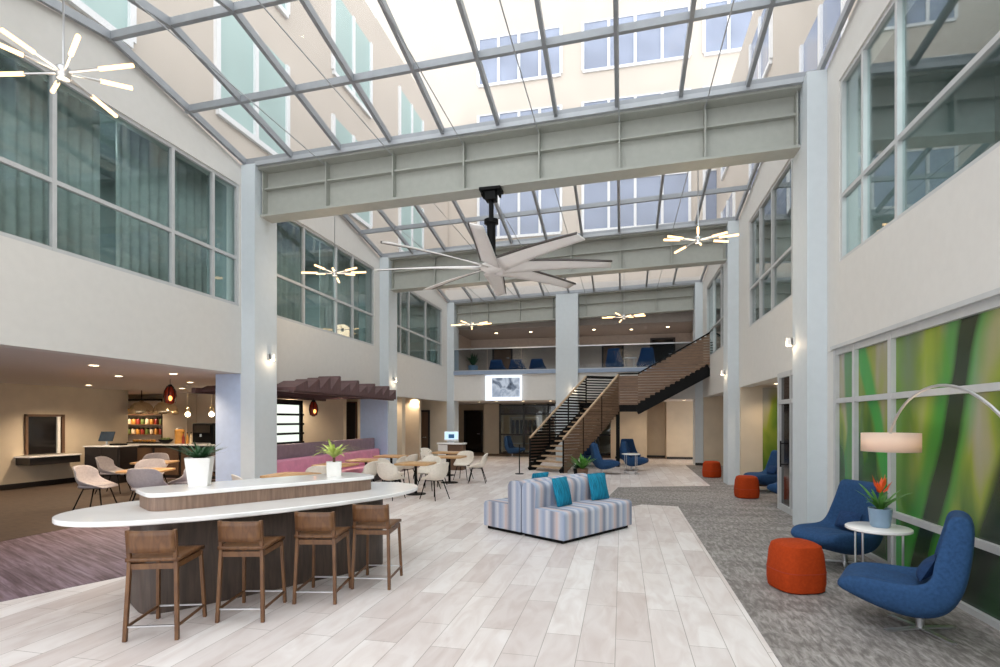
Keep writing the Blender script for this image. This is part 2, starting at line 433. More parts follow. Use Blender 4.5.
def upper_wall(side, x0, x1, xin, sgn, wins, zb, zs, zh):
    m = MB(); x0, x1 = sorted((x0, x1))
    for (y0, y1), (w0, w1) in zip([(Y0, 2.9)]+bays, [(None, None)]+wins):
        if w0 is None:
            m.box(x0, x1, y0, y1, zb, zs); m.prism_x(gable(y0, y1, zs, xin), x0, x1); continue
        m.box(x0, x1, y0, y1, zb, zs)
        m.box(x0, x1, y0, w0, zs, zh); m.box(x0, x1, w1, y1, zs, zh)
        m.prism_x(gable(y0, y1, zh, xin), x0, x1)
    for y0, y1 in COLY: m.box(x0, x1, y0, y1, zb, EAVE+roof_z(xin))
    return struct(m, 'wall_'+side, m_wall)

LW = [(3.75, 9.25), (10.05, 15.2), (16.35, 21.55)]
RW = [(3.75, 8.7), (10.05, 14.4), (16.35, 21.3)]
upper_wall('left', XL-.3, XL, XL, 1, LW, 2.67, 3.99, 6.38)
upper_wall('right', XR, XR+.3, XR, -1, RW, 2.78, 4.03, 6.66)
window_set(1, XL, 1, *LW[0], 3.99, 4.93, 6.38, [5.71, 7.66, 8.58])
window_set(2, XL, 1, *LW[1], 3.99, 4.93, 6.38, [11.5, 13.0, 13.9])
window_set(3, XL, 1, *LW[2], 3.99, 4.93, 6.38, [17.25, 18.0, 19.7])
window_set(4, XR, -1, *RW[0], 4.03, 4.98, 6.66, [5.1, 7.08, 7.98])
window_set(5, XR, -1, *RW[1], 4.03, 4.98, 6.66, [11.0, 12.4, 13.4])
window_set(6, XR, -1, *RW[2], 4.03, 4.98, 6.66, [17.2, 18.4, 19.9])
curtain(-7.85, 3.8, 6.75, 3.95, 6.5, 'grey sheer curtain behind the near panes of the first left upper window')
curtain(-7.82, 7.0, 8.9, 3.95, 6.5, 'grey sheer curtain behind the far panes of the first left upper window')
curtain(-7.85, 10.1, 12.3, 3.95, 6.5, 'pale sheer curtain behind near panes of the second left upper window')
curtain(-7.82, 12.9, 15.1, 3.95, 6.5, 'pale sheer curtain behind far panes of the second left upper window')
curtain(-7.85, 16.5, 21.4, 3.95, 6.5, 'sheer curtain behind the third upper window on the left wall')
curtain(3.6, 3.8, 6.1, 4.0, 6.7, 'pale sheer curtain behind the nearest right upper window')
curtain(3.6, 11.8, 14.3, 4.0, 6.7, 'sheer curtain behind the second upper window on the right wall')
# guest rooms behind the upper windows
g = MB()
g.box(-10.6, -10.4, Y0, 22.2, 3, 6.8)
for y in (Y0, 3.2, 9.5, 15.8, 22.1): g.box(-10.4, -7.68, y-.06, y+.06, 3.0, 6.8)
struct(g, 'wall_rooms_left', m_room)
g = MB(); g.box(5.4, 5.6, Y0, 22.2, 3, 7.0)
for y in (Y0, 3.2, 9.5, 15.8, 22.1): g.box(3.4, 5.4, y-.06, y+.06, 3.0, 7.0)
struct(g, 'wall_rooms_right', m_room)
struct(box(-22, XL-.3, Y0, 22.2, 2.67, 3.0), 'ceiling_left', m_ceil)
struct(box(XL-.3, XL, 9.95, 22.2, 2.55, 2.67), 'ceiling_left_header', m_wall)
struct(box(-10.6, XL-.3, Y0, 22.2, 6.8, 6.95), 'ceiling_rooms_left', m_room)
struct(box(XR+.3, 5.6, Y0, 22.2, 2.66, 3.0), 'ceiling_right', m_ceil)
struct(box(XR+.3, 5.6, Y0, 22.2, 7.0, 7.15), 'ceiling_rooms_right', m_room)

struct(box(-15, -8.7, Y0, 13.5, .004, .007), 'floor_dining_shaded', M('carpet_soffit_shade', '47392f', .8, var=.15, scale=5, stretch=(1, 5, 1)))  # dining carpet redrawn darker, mostly shade under the soffit put into colour
# columns
for i, (y0, y1) in enumerate(COLY):
    struct(box(XL-.02, CL, y0, y1, 0, EAVE+roof_z(XL)), 'column', m_col)
    struct(box(CR, XR+.02, y0-(.15 if i == 1 else 0), y1-(.12 if i == 1 else 0), 0, EAVE+roof_z(XR)), 'column', m_col)
struct(box(-2.65, -1.75, 22.1, 22.9, 0, EAVE+.1), 'column', m_col)
# daylight-tinted pillars beside the left columns
struct(box(-7.98, XL-.03, 9.34, 9.96, 0, 2.67), 'column', m_daylit)
struct(box(-7.98, XL+.27, 15.5, 16.25, 0, 2.54), 'column', m_daylit)

# beams
def beam(yc, xa, xb):
    def sh(m):
        m.v = [(x, y, z+roof_z(x)) for x, y, z in m.v]; return m
    b = MB()
    b.box(xa, xb, yc-.02, yc+.02, 5.84, 6.76)
    b.box(xa, xb, yc-.19, yc+.19, 5.80, 5.84)
    b.box(xa, xb, yc-.12, yc+.12, 6.36, 6.39)
    b.box(xa, xb, yc-.26, yc+.26, 6.72, 6.76)
    n = 7
    for k in range(n+1):
        x = xa+.05+(xb-xa-.1)*k/n; b.box(x-.012, x+.012, yc-.17, yc+.17, 5.84, 6.72)
    o = struct(sh(b), 'beam', m_beam, smooth=False)
    g = MB().box(xa, xb, yc-.33, yc+.33, 6.76, 6.84)
    g2 = MB().box(xa, xb, yc-.30, yc+.30, 6.84, 6.89)
    sh(g).build('gutter', m_gutter, o, smooth=False); sh(g2).build('gutter_seal', m_dark, o, smooth=False)
for yc in (3.27, 9.65, 15.88): beam(yc, CL-.01 if yc > 4 else CL, CR+.01)
beam(22.62, CL, CR)

# skylights: one glazed gable per bay
def skylight(n, y0, y1):
    s = thing('skylight_%d' % n, None, None, kind='structure')
    ym = (y0+y1)/2; xa, xb = XL, XR
    prof = [(y0, EAVE+.06), ((y0+ym)/2, (EAVE+RIDGE)/2+.03), (ym, RIDGE), ((y1+ym)/2, (EAVE+RIDGE)/2+.03), (y1, EAVE+.06)]
    g = MB()
    for (ya, za), (yb, zb) in ((prof[0], prof[2]), (prof[2], prof[4])):
        g.add([(xa, ya, za+.05+roof_z(xa)), (xb, ya, za+.05+roof_z(xb)), (xb, yb, zb+.05+roof_z(xb)), (xa, yb, zb+.05+roof_z(xa))], [(0,1,2,3)])
    g.build('skylight_glass', m_sky_glass, s, smooth=False)
    r = MB()
    for k in range(11):
        x = xa+.06+(xb-xa-.12)*k/10; e = roof_z(x)
        for (ya, za), (yb, zb) in ((prof[0], prof[2]), (prof[2], prof[4])):
            r.bar((x, ya, za+e), (x, yb, zb+e), .06, .12)
    for (y, z) in prof:
        r.bar((xa, y, z+roof_z(xa)), (xb, y, z+roof_z(xb)), .07, .11)
    r.build('rafter_grid', m_rafter, s, smooth=False)
    t = MB()
    for k in (1, 2, 3, 4, 5, 6):
        x = CL+.05+(CR-CL-.1)*k/7; t.cyl((x, y0-.1, 6.64+roof_z(x)), (x, y1+.1, 6.64+roof_z(x)), .009, n=6)
    t.build('tie_rods', m_gutter, s)
for i, (y0, y1) in enumerate([(Y0, 3.0), (3.55, 9.36), (9.94, 15.6), (16.16, 22.3)]): skylight(i+1, y0, y1)

# ------------------------------------------------------------------ right wall, ground floor
# mural glazing of the first bay
w = thing('window_7', None, None, kind='structure')
f = MB(); xa, xb = XR-.015, XR+.06
for y, hw in ((8.83, .04), (8.17, .035), (7.16, .04), (5.0, .05), (2.9, .05), (Y0, .05)): f.box(xa, xb, y-hw, y+hw, 0, 2.78)
for z, hw in ((.03, .03), (.66, .035), (2.03, .035), (2.74, .045)): f.box(xa+.006, xb, Y0, 8.87, z-hw, z+hw)
f.build('window_frame', m_frame, w, smooth=False)
box(XR+.04, XR+.05, Y0, 8.8, .05, 2.75).build('printed_mural_glass', m_mural, w, smooth=False)
struct(box(XR-.06, XR, Y0, 8.87, 2.78, 2.83), 'trim_1', m_frame)
struct(box(XR, XR+.3, 8.87, 9.95, 0, 2.775), 'wall_right_lower', m_wall)
# glass door of second bay
d = thing('door_1', None, None, kind='structure')
f = MB()
for y, hw in ((10.0, .05), (11.62, .06), (10.85, .03)): f.box(XR-.05, XR+.05, y-hw, y+hw, 0, 2.66)
for z, hw in ((.06, .06), (2.10, .04), (2.62, .05)): f.box(XR-.045, XR+.045, 10, 11.62, z-hw, z+hw)
f.build('door_frame', m_frame, d)
box(XR-.006, XR+.006, 10, 11.62, .05, 2.6).build('door_glass', m_darkglass, d)
MB().cyl((XR-.09, 11.3, .85), (XR-.09, 11.3, 1.35), .014).cyl((XR-.09, 11.3, .9), (XR, 11.3, .9), .01).cyl((XR-.09, 11.3, 1.3), (XR, 11.3, 1.3), .01).build('door_handle', m_black, d)
struct(box(XR, XR+.3, 9.95, 22.2, 2.62, 2.78), 'wall_right_header', m_wall)
m = MB(); m.box(XR+.02, 5.2, 15.42, 16.2, 0, 2.66); m.box(5.0, 5.2, 9.95, 22.2, 0, 2.66); m.box(XR+.06, 5, 9.95, 10.1, 0, 2.66); m.box(XR+.02, 5.2, 22.0, 22.3, 0, 2.66)
struct(m, 'wall_alcove', m_beige)
o = box(3.62, 4.9, 15.39, 15.42, 0.05, 2.6); o = o.build('window_8', m_mural, loc=(0, 0, 0)); o['kind'] = 'structure'
bb = MB(); bb.box(XR+.02, 5, 15.40, 15.42, 0, .1); bb.box(2.76, 3.3, 21.98, 22.0, 0, .1)
struct(bb, 'baseboard_right', m_blackcab)

# ------------------------------------------------------------------ back: balcony and ground floor corridor
struct(box(XL+.01, XR-.01, YB+.1, 26.2, 3.45, 3.78), 'floor_balcony', m_ceil)
fas = MB(); fas.box(CL, -2.65, YB+.04, YB+.14, 2.58, 3.69); fas.box(-1.75, CR, YB+.04, YB+.14, 2.58, 3.69)
struct(fas, 'wall_balcony_front', m_wall)
tr = MB(); tr.box(CL, -2.65, YB-.05, YB+.16, 3.68, 3.83); tr.box(-1.75, CR, YB-.05, YB+.16, 3.68, 3.83)
struct(tr, 'trim_2', M('slab_edge_bluelit', '8c9cb4', .4, var=.02))  # blue light falling on the slab edge put into its colour
struct(box(-10.5, 5.4, YB+.14, 30, 2.58, 2.7), 'ceiling_corridor', m_ceil)
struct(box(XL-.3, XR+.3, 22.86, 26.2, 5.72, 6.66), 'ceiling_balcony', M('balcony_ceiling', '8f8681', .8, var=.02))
m = MB(); m.box(XL-.3, XR+.5, 25.9, 26.2, 3.78, 5.72); m.box(XL-.3, XL, 22.2, 26, 3.0, 7); m.box(XR, XR+.3, 22.2, 26, 2.6, 7)
struct(m, 'wall_balcony_back', M('balcony_wall', 'b5a9a0', .75, var=.03))
struct(box(XL-.3, XR+.3, 22.85, 26.2, 6.62, 7.5), 'roof_balcony', m_ceil)
# balcony doors
def door(n, x0, x1, y, z0, z1, mat=m_dimwood, handle=True):
    d = thing('door_%d' % n, None, None, kind='structure')
    box(x0, x1, y-.03, y+.02, z0, z1).build('door_leaf', mat, d)
    f = MB(); f.box(x0-.08, x0, y-.05, y+.02, z0, z1+.08); f.box(x1, x1+.08, y-.05, y+.02, z0, z1+.08); f.box(x0, x1, y-.05, y+.02, z1, z1+.08)
    f.build('door_frame', m_blackcab, d)
    MB().cyl((x1-.1, y-.09, z0+1.0), (x1-.1, y-.03, z0+1.0), .02).cyl((x1-.1, y-.09, z0+1.0), (x1-.22, y-.09, z0+1.0), .012).build('door_handle', m_chrome, d)
door(2, -6.15, -5.3, 25.9, 3.78, 5.2)
door(3, -.85, 0, 25.9, 3.78, 5.2)
door(4, 1.35, 2.3, 25.9, 3.78, 5.45, m_darkglass)
# glass railings
def railing(x0, x1, label):
    r = thing('railing', label, 'railing', (x0, YB+.05, 3.83))
    L = x1-x0; n = 3
    for k in range(n):
        a0 = L*k/n+.01; a1 = L*(k+1)/n-.01
        box(a0, a1, -.008, .008, .02, .93).build('glass_panel', m_rail_glass, r)
    box(0, L, -.03, .03, .93, .98).build('handrail', m_chrome, r)
    b = MB(); b.box(0, L, -.03, .03, 0, .04); b.build('base_shoe', m_gutter, r)
railing(CL, -2.65, 'glass balcony railing with steel handrail above the screen')
railing(-1.75, CR, 'glass balcony railing with steel handrail behind the stair top')

# ground floor back walls
m = MB()
m.box(-.3, .95, 25.0, 25.3, 0, 2.58); m.box(.95, 1.95, 26.2, 26.5, 0, 2.58); m.box(.95, 1.1, 25.3, 26.4, 0, 2.58)
m.box(1.95, 5.3, 25.3, 25.6, 0, 2.58); m.box(1.95, 2.1, 25.6, 26.4, 0, 2.58)
struct(m, 'wall_back_right', m_beige)
struct(MB().box(-.3, .95, 24.98, 25, 0, .1).box(.95, 1.95, 26.18, 26.2, 0, .1).box(1.95, 5.3, 25.28, 25.3, 0, .1), 'baseboard_back', m_blackcab)
m = MB(); m.box(-10.4, -7.2, 28.4, 28.7, 0, 2.58); m.box(-10.5, -10.4, 22.5, 29.6, 0, 2.58); m.box(-7.0, -6.2, 27.2, 28.2, 0, 2.58); m.box(-9, 5, 29.6, 29.8, 0, 2.58); m.box(-.5, -.3, 25, 29.6, 0, 2.58)
struct(m, 'wall_back_left', m_beige)
door(5, -8.35, -7.45, 28.38, 0, 2.2, m_darkglass)
# dark framed storefront
sfw = thing('window_9', None, None, kind='structure')
f = MB()
for x in (-6.15, -4.9, -3.65, -2.4, -1.15, -.5): f.box(x-.05, x+.05, 27.2, 27.3, 0, 2.58)
for z in (.04, 1.0, 2.05, 2.5): f.box(-6.2, -.5, 27.21, 27.29, z-.04, z+.04)
f.build('window_frame', m_blackcab, sfw, smooth=False)
box(-6.15, -.5, 27.24, 27.25, 0, 2.5).build('window_glass', m_clear, sfw)
struct(box(-6.2, -.5, 27.26, 27.3, 2.09, 2.46), 'trim_3', M('brown_glass_band', '5d463f', .35, var=.05))
# things inside the room behind the storefront
t = thing('bookshelf', 'white low bookshelf of dark books behind the dark framed storefront', 'shelf', (-5.2, 28.9, 0))
f = MB(); f.box(-.8, -.76, 0, .4, 0, 1.9); f.box(.76, .8, 0, .4, 0, 1.9)
for z in (0, .45, .9, 1.86): f.box(-.8, .8, 0, .4, z, z+.04)
f.build('shelf_case', m_pot_w, t)
for k in range(6): box(-.7+k*.24, -.58+k*.24, .05, .3, .94, 1.75).build('binder', m_blackcab, t)
t = thing('banner', 'dark green patterned panel standing behind the storefront glass', 'panel', (-2.9, 28.8, 0))
box(-.6, .6, 0, .05, .3, 2.3).build('panel_board', M('dark_green_print', '26403c', .5, var=.3, scale=3), t); box(-.65, .65, -.1, .15, 0, .05).build('base', m_black, t)

# screen on balcony front
t = thing('television', 'wide wall screen showing a grey picture below the balcony rail', 'screen', (-4.86, YB-.06, 3.1))
box(-.78, .78, 0, .06, -.53, .53).build('screen_frame', m_scrw, t, smooth=False)
s_ = box(-.48, .70, -.012, 0, -.38, .42).build('screen_picture', m_screen, t, smooth=False)

# ------------------------------------------------------------------ left ground floor rooms
m = MB()
m.box(-15.3, -15.0, Y0, 13.85, 0, 2.67)
struct(m, 'wall_dining', m_beige)
struct(box(-18.6, -9.0, 16.3, 16.5, 0, 2.67), 'wall_kitchen_back', m_beige)
struct(box(-18.8, -18.6, 13.6, 16.5, 0, 2.67), 'wall_kitchen_side', m_beige)
struct(box(-18.6, -15.3, 13.6, 13.8, 0, 2.67), 'wall_kitchen_front', m_beige)
struct(box(-15.0, -14.98, Y0, 13.85, 0, .14), 'baseboard_left', m_blackcab)
# pass-through opening in dining wall
wn = thing('window_10', None, None, kind='structure')
f = MB(); f.box(-15.0, -14.94, 10.85, 10.91, .85, 1.9); f.box(-15.0, -14.94, 11.77, 11.85, .85, 1.9); f.box(-15.0, -14.94, 10.85, 11.85, 1.84, 1.9); f.build('window_frame', m_dimwood, wn)
box(-15.0, -14.97, 10.9, 11.8, .85, 1.85).build('window_glass', m_darkglass, wn)
box(-14.98, -14.93, 11.64, 11.72, .85, 1.84).build('window_post', m_pot_w, wn)
t = thing('wall_counter', 'white topped wall counter under the dark pass-through window', 'counter', (-15.0, 0, 0))
box(.0, .52, 10.6, 11.95, .79, .83).build('counter_top', m_white, t, bevel=.008)
box(.0, .46, 10.65, 11.95, .6, .79).build('apron', m_blackcab, t)
t = thing('host_stand', 'black host cabinet with pale top holding the sales terminal', 'cabinet', (-14.05, 12.45, 0), R(10))
box(-.5, .5, -.35, .35, 0, 1.0).build('cabinet_body', m_blackcab, t, bevel=.01); box(-.53, .53, -.38, .38, 1.0, 1.04).build('cabinet_top', m_white, t, bevel=.008)
for x in (-.24, .24): box(x-.22, x+.22, -.365, -.35, .08, .96).build('cabinet_door', m_blackcab, t)
t = thing('sales_terminal', 'black tablet sales terminal tilted on the host stand', 'terminal', (-14.1, 12.35, 1.04), R(15))
MB().lathe([(.1, 0), (.1, .015), (.03, .03), (.03, .14)], 16).build('terminal_stand', m_chrome, t)
m = MB().bar((0, -.06, .12), (0, .06, .38), .38, .025, up=(0, -1, .3)); m.build('terminal_screen', M('tablet_dark', '2c3744', .15, var=.1), t)
t = tag(box(-.18, .18, -.12, .12, 0, .05).build('card_tray', m_black, bevel=.01, loc=(-13.78, 12.42, 1.04)), 'low black tray beside the sales terminal', 'tray')
# kitchen counter
t = thing('kitchen_counter', 'long white topped serving counter in the lit kitchen', 'counter', (-12.35, 13.55, 0))
box(-2.55, 2.2, 0, .7, .98, 1.03).build('counter_top', m_white, t, bevel=.01)
box(-2.5, 2.15, .12, .66, 0, .98).build('counter_front', m_blackcab, t)
for k in range(5): box(-2.4+k*.95, -1.55+k*.95, .09, .12, .1, .9).build('front_panel', m_dimwood, t)
# back shelves with jars
t = thing('wall_shelf', 'black framed kitchen shelf with lit back holding rows of jars', 'shelf', (-16.75, 15.9, 0))
f = MB(); f.box(-1.0, -.94, 0, .34, .9, 2.5); f.box(.94, 1.0, 0, .34, .9, 2.5); f.box(-1, 1, .0, .34, 2.44, 2.5)
f.build('shelf_frame', m_black, t)
box(-.94, .94, .32, .36, .95, 2.44).build('shelf_back', m_pot_w, t)
for z in (1.25, 1.6, 1.95): box(-.94, .94, .02, .32, z-.03, z).build('shelf_board', m_dimwood, t)
k = 0
for z, nm in ((1.25, 'bottom'), (1.6, 'middle'), (1.95, 'top')):
    for i in range(9):
        j = thing('jar', 'small coloured jar on the %s board of the kitchen shelf' % nm, 'jar', (-17.55+i*.2, 16.06, z), group='jars on the %s kitchen shelf board' % nm)
        MB().lathe([(.07, 0), (.075, .02), (.075, .16), (.05, .19)], 10).build('jar_body', m_jar[(i*7+k*3) % 4], j)
        MB().lathe([(.055, .19), (.055, .22)], 10).build('jar_lid', m_black, j)
    k += 1
struct(box(-15.7, -14.7, 15.85, 16.3, 0, 2.67), 'wall_kitchen_pier', m_beige)
# dome pendants
def dome(x, y, z, label):
    t = thing('pendant_lamp', label, 'lamp', (x, y, z), group=None)
    MB().lathe([(.34, 0), (.335, .1), (.29, .24), (.2, .34), (.06, .39), (.05, .42)], 24, closed=False).build('lamp_shade', m_gold, t, solid=.012)
    MB().lathe([(.05, .4), (.05, .46), (.012, .48), (.012, 2.67-z)], 10).build('lamp_stem', m_black, t)
    MB().ball((0, 0, .13), .07).build('lamp_bulb', m_down, t)
dome(-14.6, 13.95, 1.93, 'brass dome pendant above the kitchen counter, the left of the two')
dome(-13.7, 13.95, 1.93, 'brass dome pendant above the kitchen counter, beside the beige pier')
def globe(x, y, z, label):
    t = thing('pendant_lamp', label, 'lamp', (x, y, z))
    MB().ball((0, 0, 0), .075).build('lamp_globe', m_down, t)
    MB().lathe([(.06, .08), (.07, .2), (.03, .26), (.008, .28), (.008, 2.67-z)], 10).build('lamp_stem', m_gold, t)
globe(-12.95, 14.0, 1.92, 'small globe pendant right of the brass domes in the kitchen')
globe(-12.1, 14.0, 1.92, 'small globe pendant beside the blue pillar in the kitchen')
def lantern(x, y, z, ztop, label):
    t = thing('lantern', label, 'lamp', (x, y, z)); t.scale = (.72, .72, 1)
    MB().lathe([(.04, -.2), (.13, -.16), (.17, -.02), (.15, .1), (.08, .2)], 12).build('lantern_glass', m_amber, t)
    f = MB()
    for k in range(6):
        q = k*pi/3; f.tube([(.135*cos(q), .135*sin(q), -.17), (.185*cos(q), .185*sin(q), -.02), (.16*cos(q), .16*sin(q), .1), (.085*cos(q), .085*sin(q), .21)], .012, 5)
    f.lathe([(.09, .2), (.05, .25), (.006, .26), (.006, ztop-z)], 10); f.build('lantern_cage', m_black, t)
    MB().ball((.10, -.10, -.06), .055).build('lantern_bulb', m_bulb, t)
lantern(-9.95, 10.25, 2.3, 2.67, 'dark caged lantern glowing red above the grey dining chairs')
lantern(-8.3, 13.4, 2.05, 2.36, 'small amber lantern hanging under the walnut pergola')
# items on the kitchen counter
def kit(name, label, cat, x, y, mk): t = thing(name, label, cat, (x, y, 1.034)); mk(t)
kit('food_tray', 'long tray of orange pastries on the kitchen counter', 'tray', -14.45, 13.9, lambda t: (box(-.45, .45, -.2, .2, 0, .03).build('tray', m_black, t), [MB().ball((-.36+.12*k, .0, .07), .06, 8, .7).build('pastry', m_jar[1], t) for k in range(7)]))
kit('fruit_bowl', 'dark bowl of green fruit on the kitchen counter', 'bowl', -13.65, 13.9, lambda t: (MB().lathe([(.08, 0), (.16, .06), (.2, .12)], 14, closed=False).build('bowl', m_black, t, solid=.01), [MB().ball((.08*cos(k*1.3), .08*sin(k*1.3), .12), .06, 8).build('fruit', m_jar[3], t) for k in range(5)]))
kit('water_dispenser', 'clear amber drink dispenser standing on the kitchen counter', 'dispenser', -13.15, 13.9, lambda t: (MB().lathe([(.13, 0), (.13, .08), (.12, .1), (.14, .4), (.1, .44)], 14).build('tank', m_jar[1], t), MB().lathe([(.11, .44), (.03, .5)], 14).build('lid', m_chrome, t)))
kit('coffee_machine', 'black coffee machine at the end of the kitchen counter by the blue pillar', 'coffee machine', -12.15, 13.9, lambda t: (box(-.35, .35, -.22, .25, 0, .62).build('machine_body', m_black, t, bevel=.03), box(-.3, .3, -.25, -.22, .34, .56).build('machine_panel', m_darkglass, t), box(-.3, .3, -.3, -.2, 0, .04).build('drip_tray', m_chrome, t), MB().cyl((0, -.28, .3), (0, -.28, .22), .03).build('spout', m_chrome, t)))
for k in range(4):
    tk = thing('bottle', 'dark syrup bottle standing left of the coffee machine', 'bottle', (-12.97+.14*k, 13.85, 1.03), group='syrup bottles on the kitchen counter')
    MB().lathe([(.04, 0), (.04, .2), (.015, .26), (.015, .32)], 10).build('bottle_body', m_jar[k], tk); MB().lathe([(.018, .32), (.018, .35)], 8).build('bottle_cap', m_black, tk)

# banquette under the pergola
t = thing('banquette', 'long banquette with plum back panel and pink cushions under the pergola', 'bench', (-7.05, 13.0, 0))
box(-.5, -.38, -2.9, 2.38, 0, 1.2).build('back_panel', m_purpleb, t, bevel=.02)
box(-.38, -.2, -2.9, 2.38, .44, .88).build('back_cushion', m_pink, t, bevel=.05)
box(-.38, .22, -2.9, 2.38, .3, .46).build('seat_cushion', m_pink, t, bevel=.05)
box(-.38, .15, -2.9, 2.38, 0, .3).build('bench_base', m_blackcab, t)
# pergola
t = thing('pergola', 'walnut pergola of tilted louvre boards above the banquette', 'pergola', (-8.2, 12.9, 2.4))
f = MB(); f.box(1.28, 1.40, -2.68, 2.5, -.06, .06); f.box(-1.0, -.9, -2.85, 2.5, -.06, .06); f.build('pergola_beam', m_pergola, t, bevel=.006)
hts = [.17, .24, .31, .38, .23, .34, .22, .32, .23, .31, .22]
for k, h in enumerate(hts):
    y = -2.68+k*.475
    m = MB().prism_x([(y-.02, .05), (y+.42, .05+h), (y+.46, .03+h), (y+.46, -.02), (y-.02, -.02)], .87, 1.45)
    m.prism_x([(y-.02, .02), (y+.3, .13), (y+.3, .09), (y-.02, -.02)], -1.0, .87)
    m.build('louvre_board', m_pergola, t, smooth=False)
# room behind banquette
m = MB(); m.box(-14.5, -8.0, 20.6, 20.8, 0, 2.67); m.box(-13.2, -13.0, 16.5, 20.8, 0, 2.67); m.box(-10.2, -9.1, 17.5, 17.9, 0, 2.67)
struct(m, 'wall_lounge_back', m_beige)
door(6, -10.9, -10.3, 20.58, 0, 2.1)
t = thing('screen_shelf', 'white backlit screen with black slats behind the banquette', 'screen', (-9.6, 14.4, 0))
t.location = (-9.6, 14.4, 0)
box(-.05, 0, -1.0, .35, .9, 2.25).build('backlit_panel', m_backlit, t)
f = MB(); f.box(0, .06, -1.05, -.97, 0, 2.35); f.box(0, .06, .3, .42, 0, 2.35); f.box(0, .06, -1.05, .42, 2.2, 2.35); f.box(-.05, .06, -1.05, .42, 0, .9)
for z in (1.05, 1.32, 1.6, 1.88): f.box(0, .16, -1, .33, z, z+.06)
f.build('slat_frame', m_black, t)
t = thing('wall_panel', 'tall dark carved panel on the wall beside the blue pillar', 'panel', (-9.3, 17.38, 0))
f = MB(); f.box(-.25, .15, 0, .05, .9, 2.35)
for z in (1.1, 1.4, 1.7, 2.0): f.box(-.35, -.2, -.1, .05, z, z+.08)
f.build('carved_board', m_blackcab, t); box(-.3, .2, .05, .08, .85, 2.4).build('backing', m_dimwood, t)

# bay 3 left ground floor
m = MB(); m.box(-8.4, -7.6, 17.9, 18.2, 0, 2.55); m.box(-10.5, -10.2, 18.2, 22.5, 0, 2.69); m.box(-10.2, -7.36, 22.2, 22.5, 0, 2.69)
struct(m, 'wall_left_corridor', m_beige)
door(7, -8.75, -8.2, 22.17, 0, 2.1)

# ------------------------------------------------------------------ bar counter
bu = Vector((.54, .84)).normalized(); bn = Vector((bu.y, -bu.x)); bc = Vector((-3.68, 5.36))
brot = math.atan2(bu.y, bu.x)
bar_ = thing('bar_counter', 'boat shaped white counter with raised walnut shelf and dark base', 'counter', (bc.x, bc.y, 0), brot)
def ell(a, b, n=64, e=2.2, cx=0, cy=0):
    out = []
    for i in range(n):
        t = 2*pi*i/n; x, y = cos(t), sin(t)
        out.append((cx+a*math.copysign(abs(x)**(2/e), x), cy+b*math.copysign(abs(y)**(2/e), y)))
    return out
MB().prism(ell(1.85, .86, cx=-.16), .86, .905).build('counter_top', m_white, bar_, bevel=.01)
MB().prism(ell(1.27, .40, e=6, cx=-.15, cy=.0), 0, .86).build('counter_base', m_bardark, bar_)
MB().prism(ell(1.17, .33, e=7, cx=-.16, cy=.06), .905, 1.035).build('riser', m_barwood, bar_)
MB().prism(ell(1.20, .36, e=7, cx=-.16, cy=.06), 1.035, 1.075).build('shelf_top', m_white, bar_, bevel=.01)
MB().prism(ell(1.22, .36, e=6, cx=-.15), 0, .08).build('plinth', m_black, bar_)

# stools
def make_stool(label, loc, rz):
    t = thing('bar_stool', label, 'stool', loc, rz, 'oak stools along the bar')
    # faces +y ; back posts at -y
    w0, w1, d0, d1 = .195, .175, -.25, .26
    for sx in (-1, 1):
        MB().bar((sx*w0, d0, 0), (sx*w1, d0+.03, .62), .03, .032).bar((sx*w1, d0+.03, .615), (sx*w1*1.0, d0+.0, .88), .03, .032).build('leg', m_stool, t, bevel=.004)
        MB().bar((sx*w0, d1, 0), (sx*w1, d1-.04, .60), .028, .030).build('leg', m_stool, t, bevel=.004)
    def seat(u, v):
        x = (v-.5)*.40; y = -.24+u*.48
        return (x, y, .625-.018*sin(pi*u)*(1-(2*v-1)**2)+.015*(u > .95)*-1)
    MB().grid(seat, 8, 8).build('seat', m_stool, t, solid=.03, off=-1)
    def back(u, v):
        x = (v-.5)*.36; return (x, -.245-.02*(1-(2*v-1)**2)-.01*u, .70+.175*u)
    MB().grid(back, 4, 8).build('backrest', m_stool, t, solid=.018)
    for y in (d0+.008, d1-.008): MB().bar((-w0, y, .115), (w0, y, .115), .018, .012).build('footrest', m_chrome, t)
    for sx in (-1, 1):
        MB().bar((sx*w0, d0, .11), (sx*w0, d1, .11), .014, .02).build('stretcher', m_stool, t)
        MB().bar((sx*w1, d0+.03, .585), (sx*w1, d1-.04, .585), .02, .045).build('apron_rail', m_stool, t)
    for y in (d1-.04, d0+.03): MB().bar((-w1, y, .585), (w1, y, .585), .02, .045).build('apron_rail', m_stool, t)
    return t
st = make_stool('oak bar stool at the left end of the bar, nearest the carpet', (-3.72, 3.8, 0), R(19))
for (x, y, r_, l) in [(-3.28, 4.3, 14, 'oak bar stool second along the bar from the carpet end'), (-2.9, 4.86, 12, 'oak bar stool third along the bar, next to the last stool'),
                     (-2.57, 5.39, 9, 'oak bar stool at the far right end of the bar')]:
    dup(st, (x, y, 0), R(r_), l)

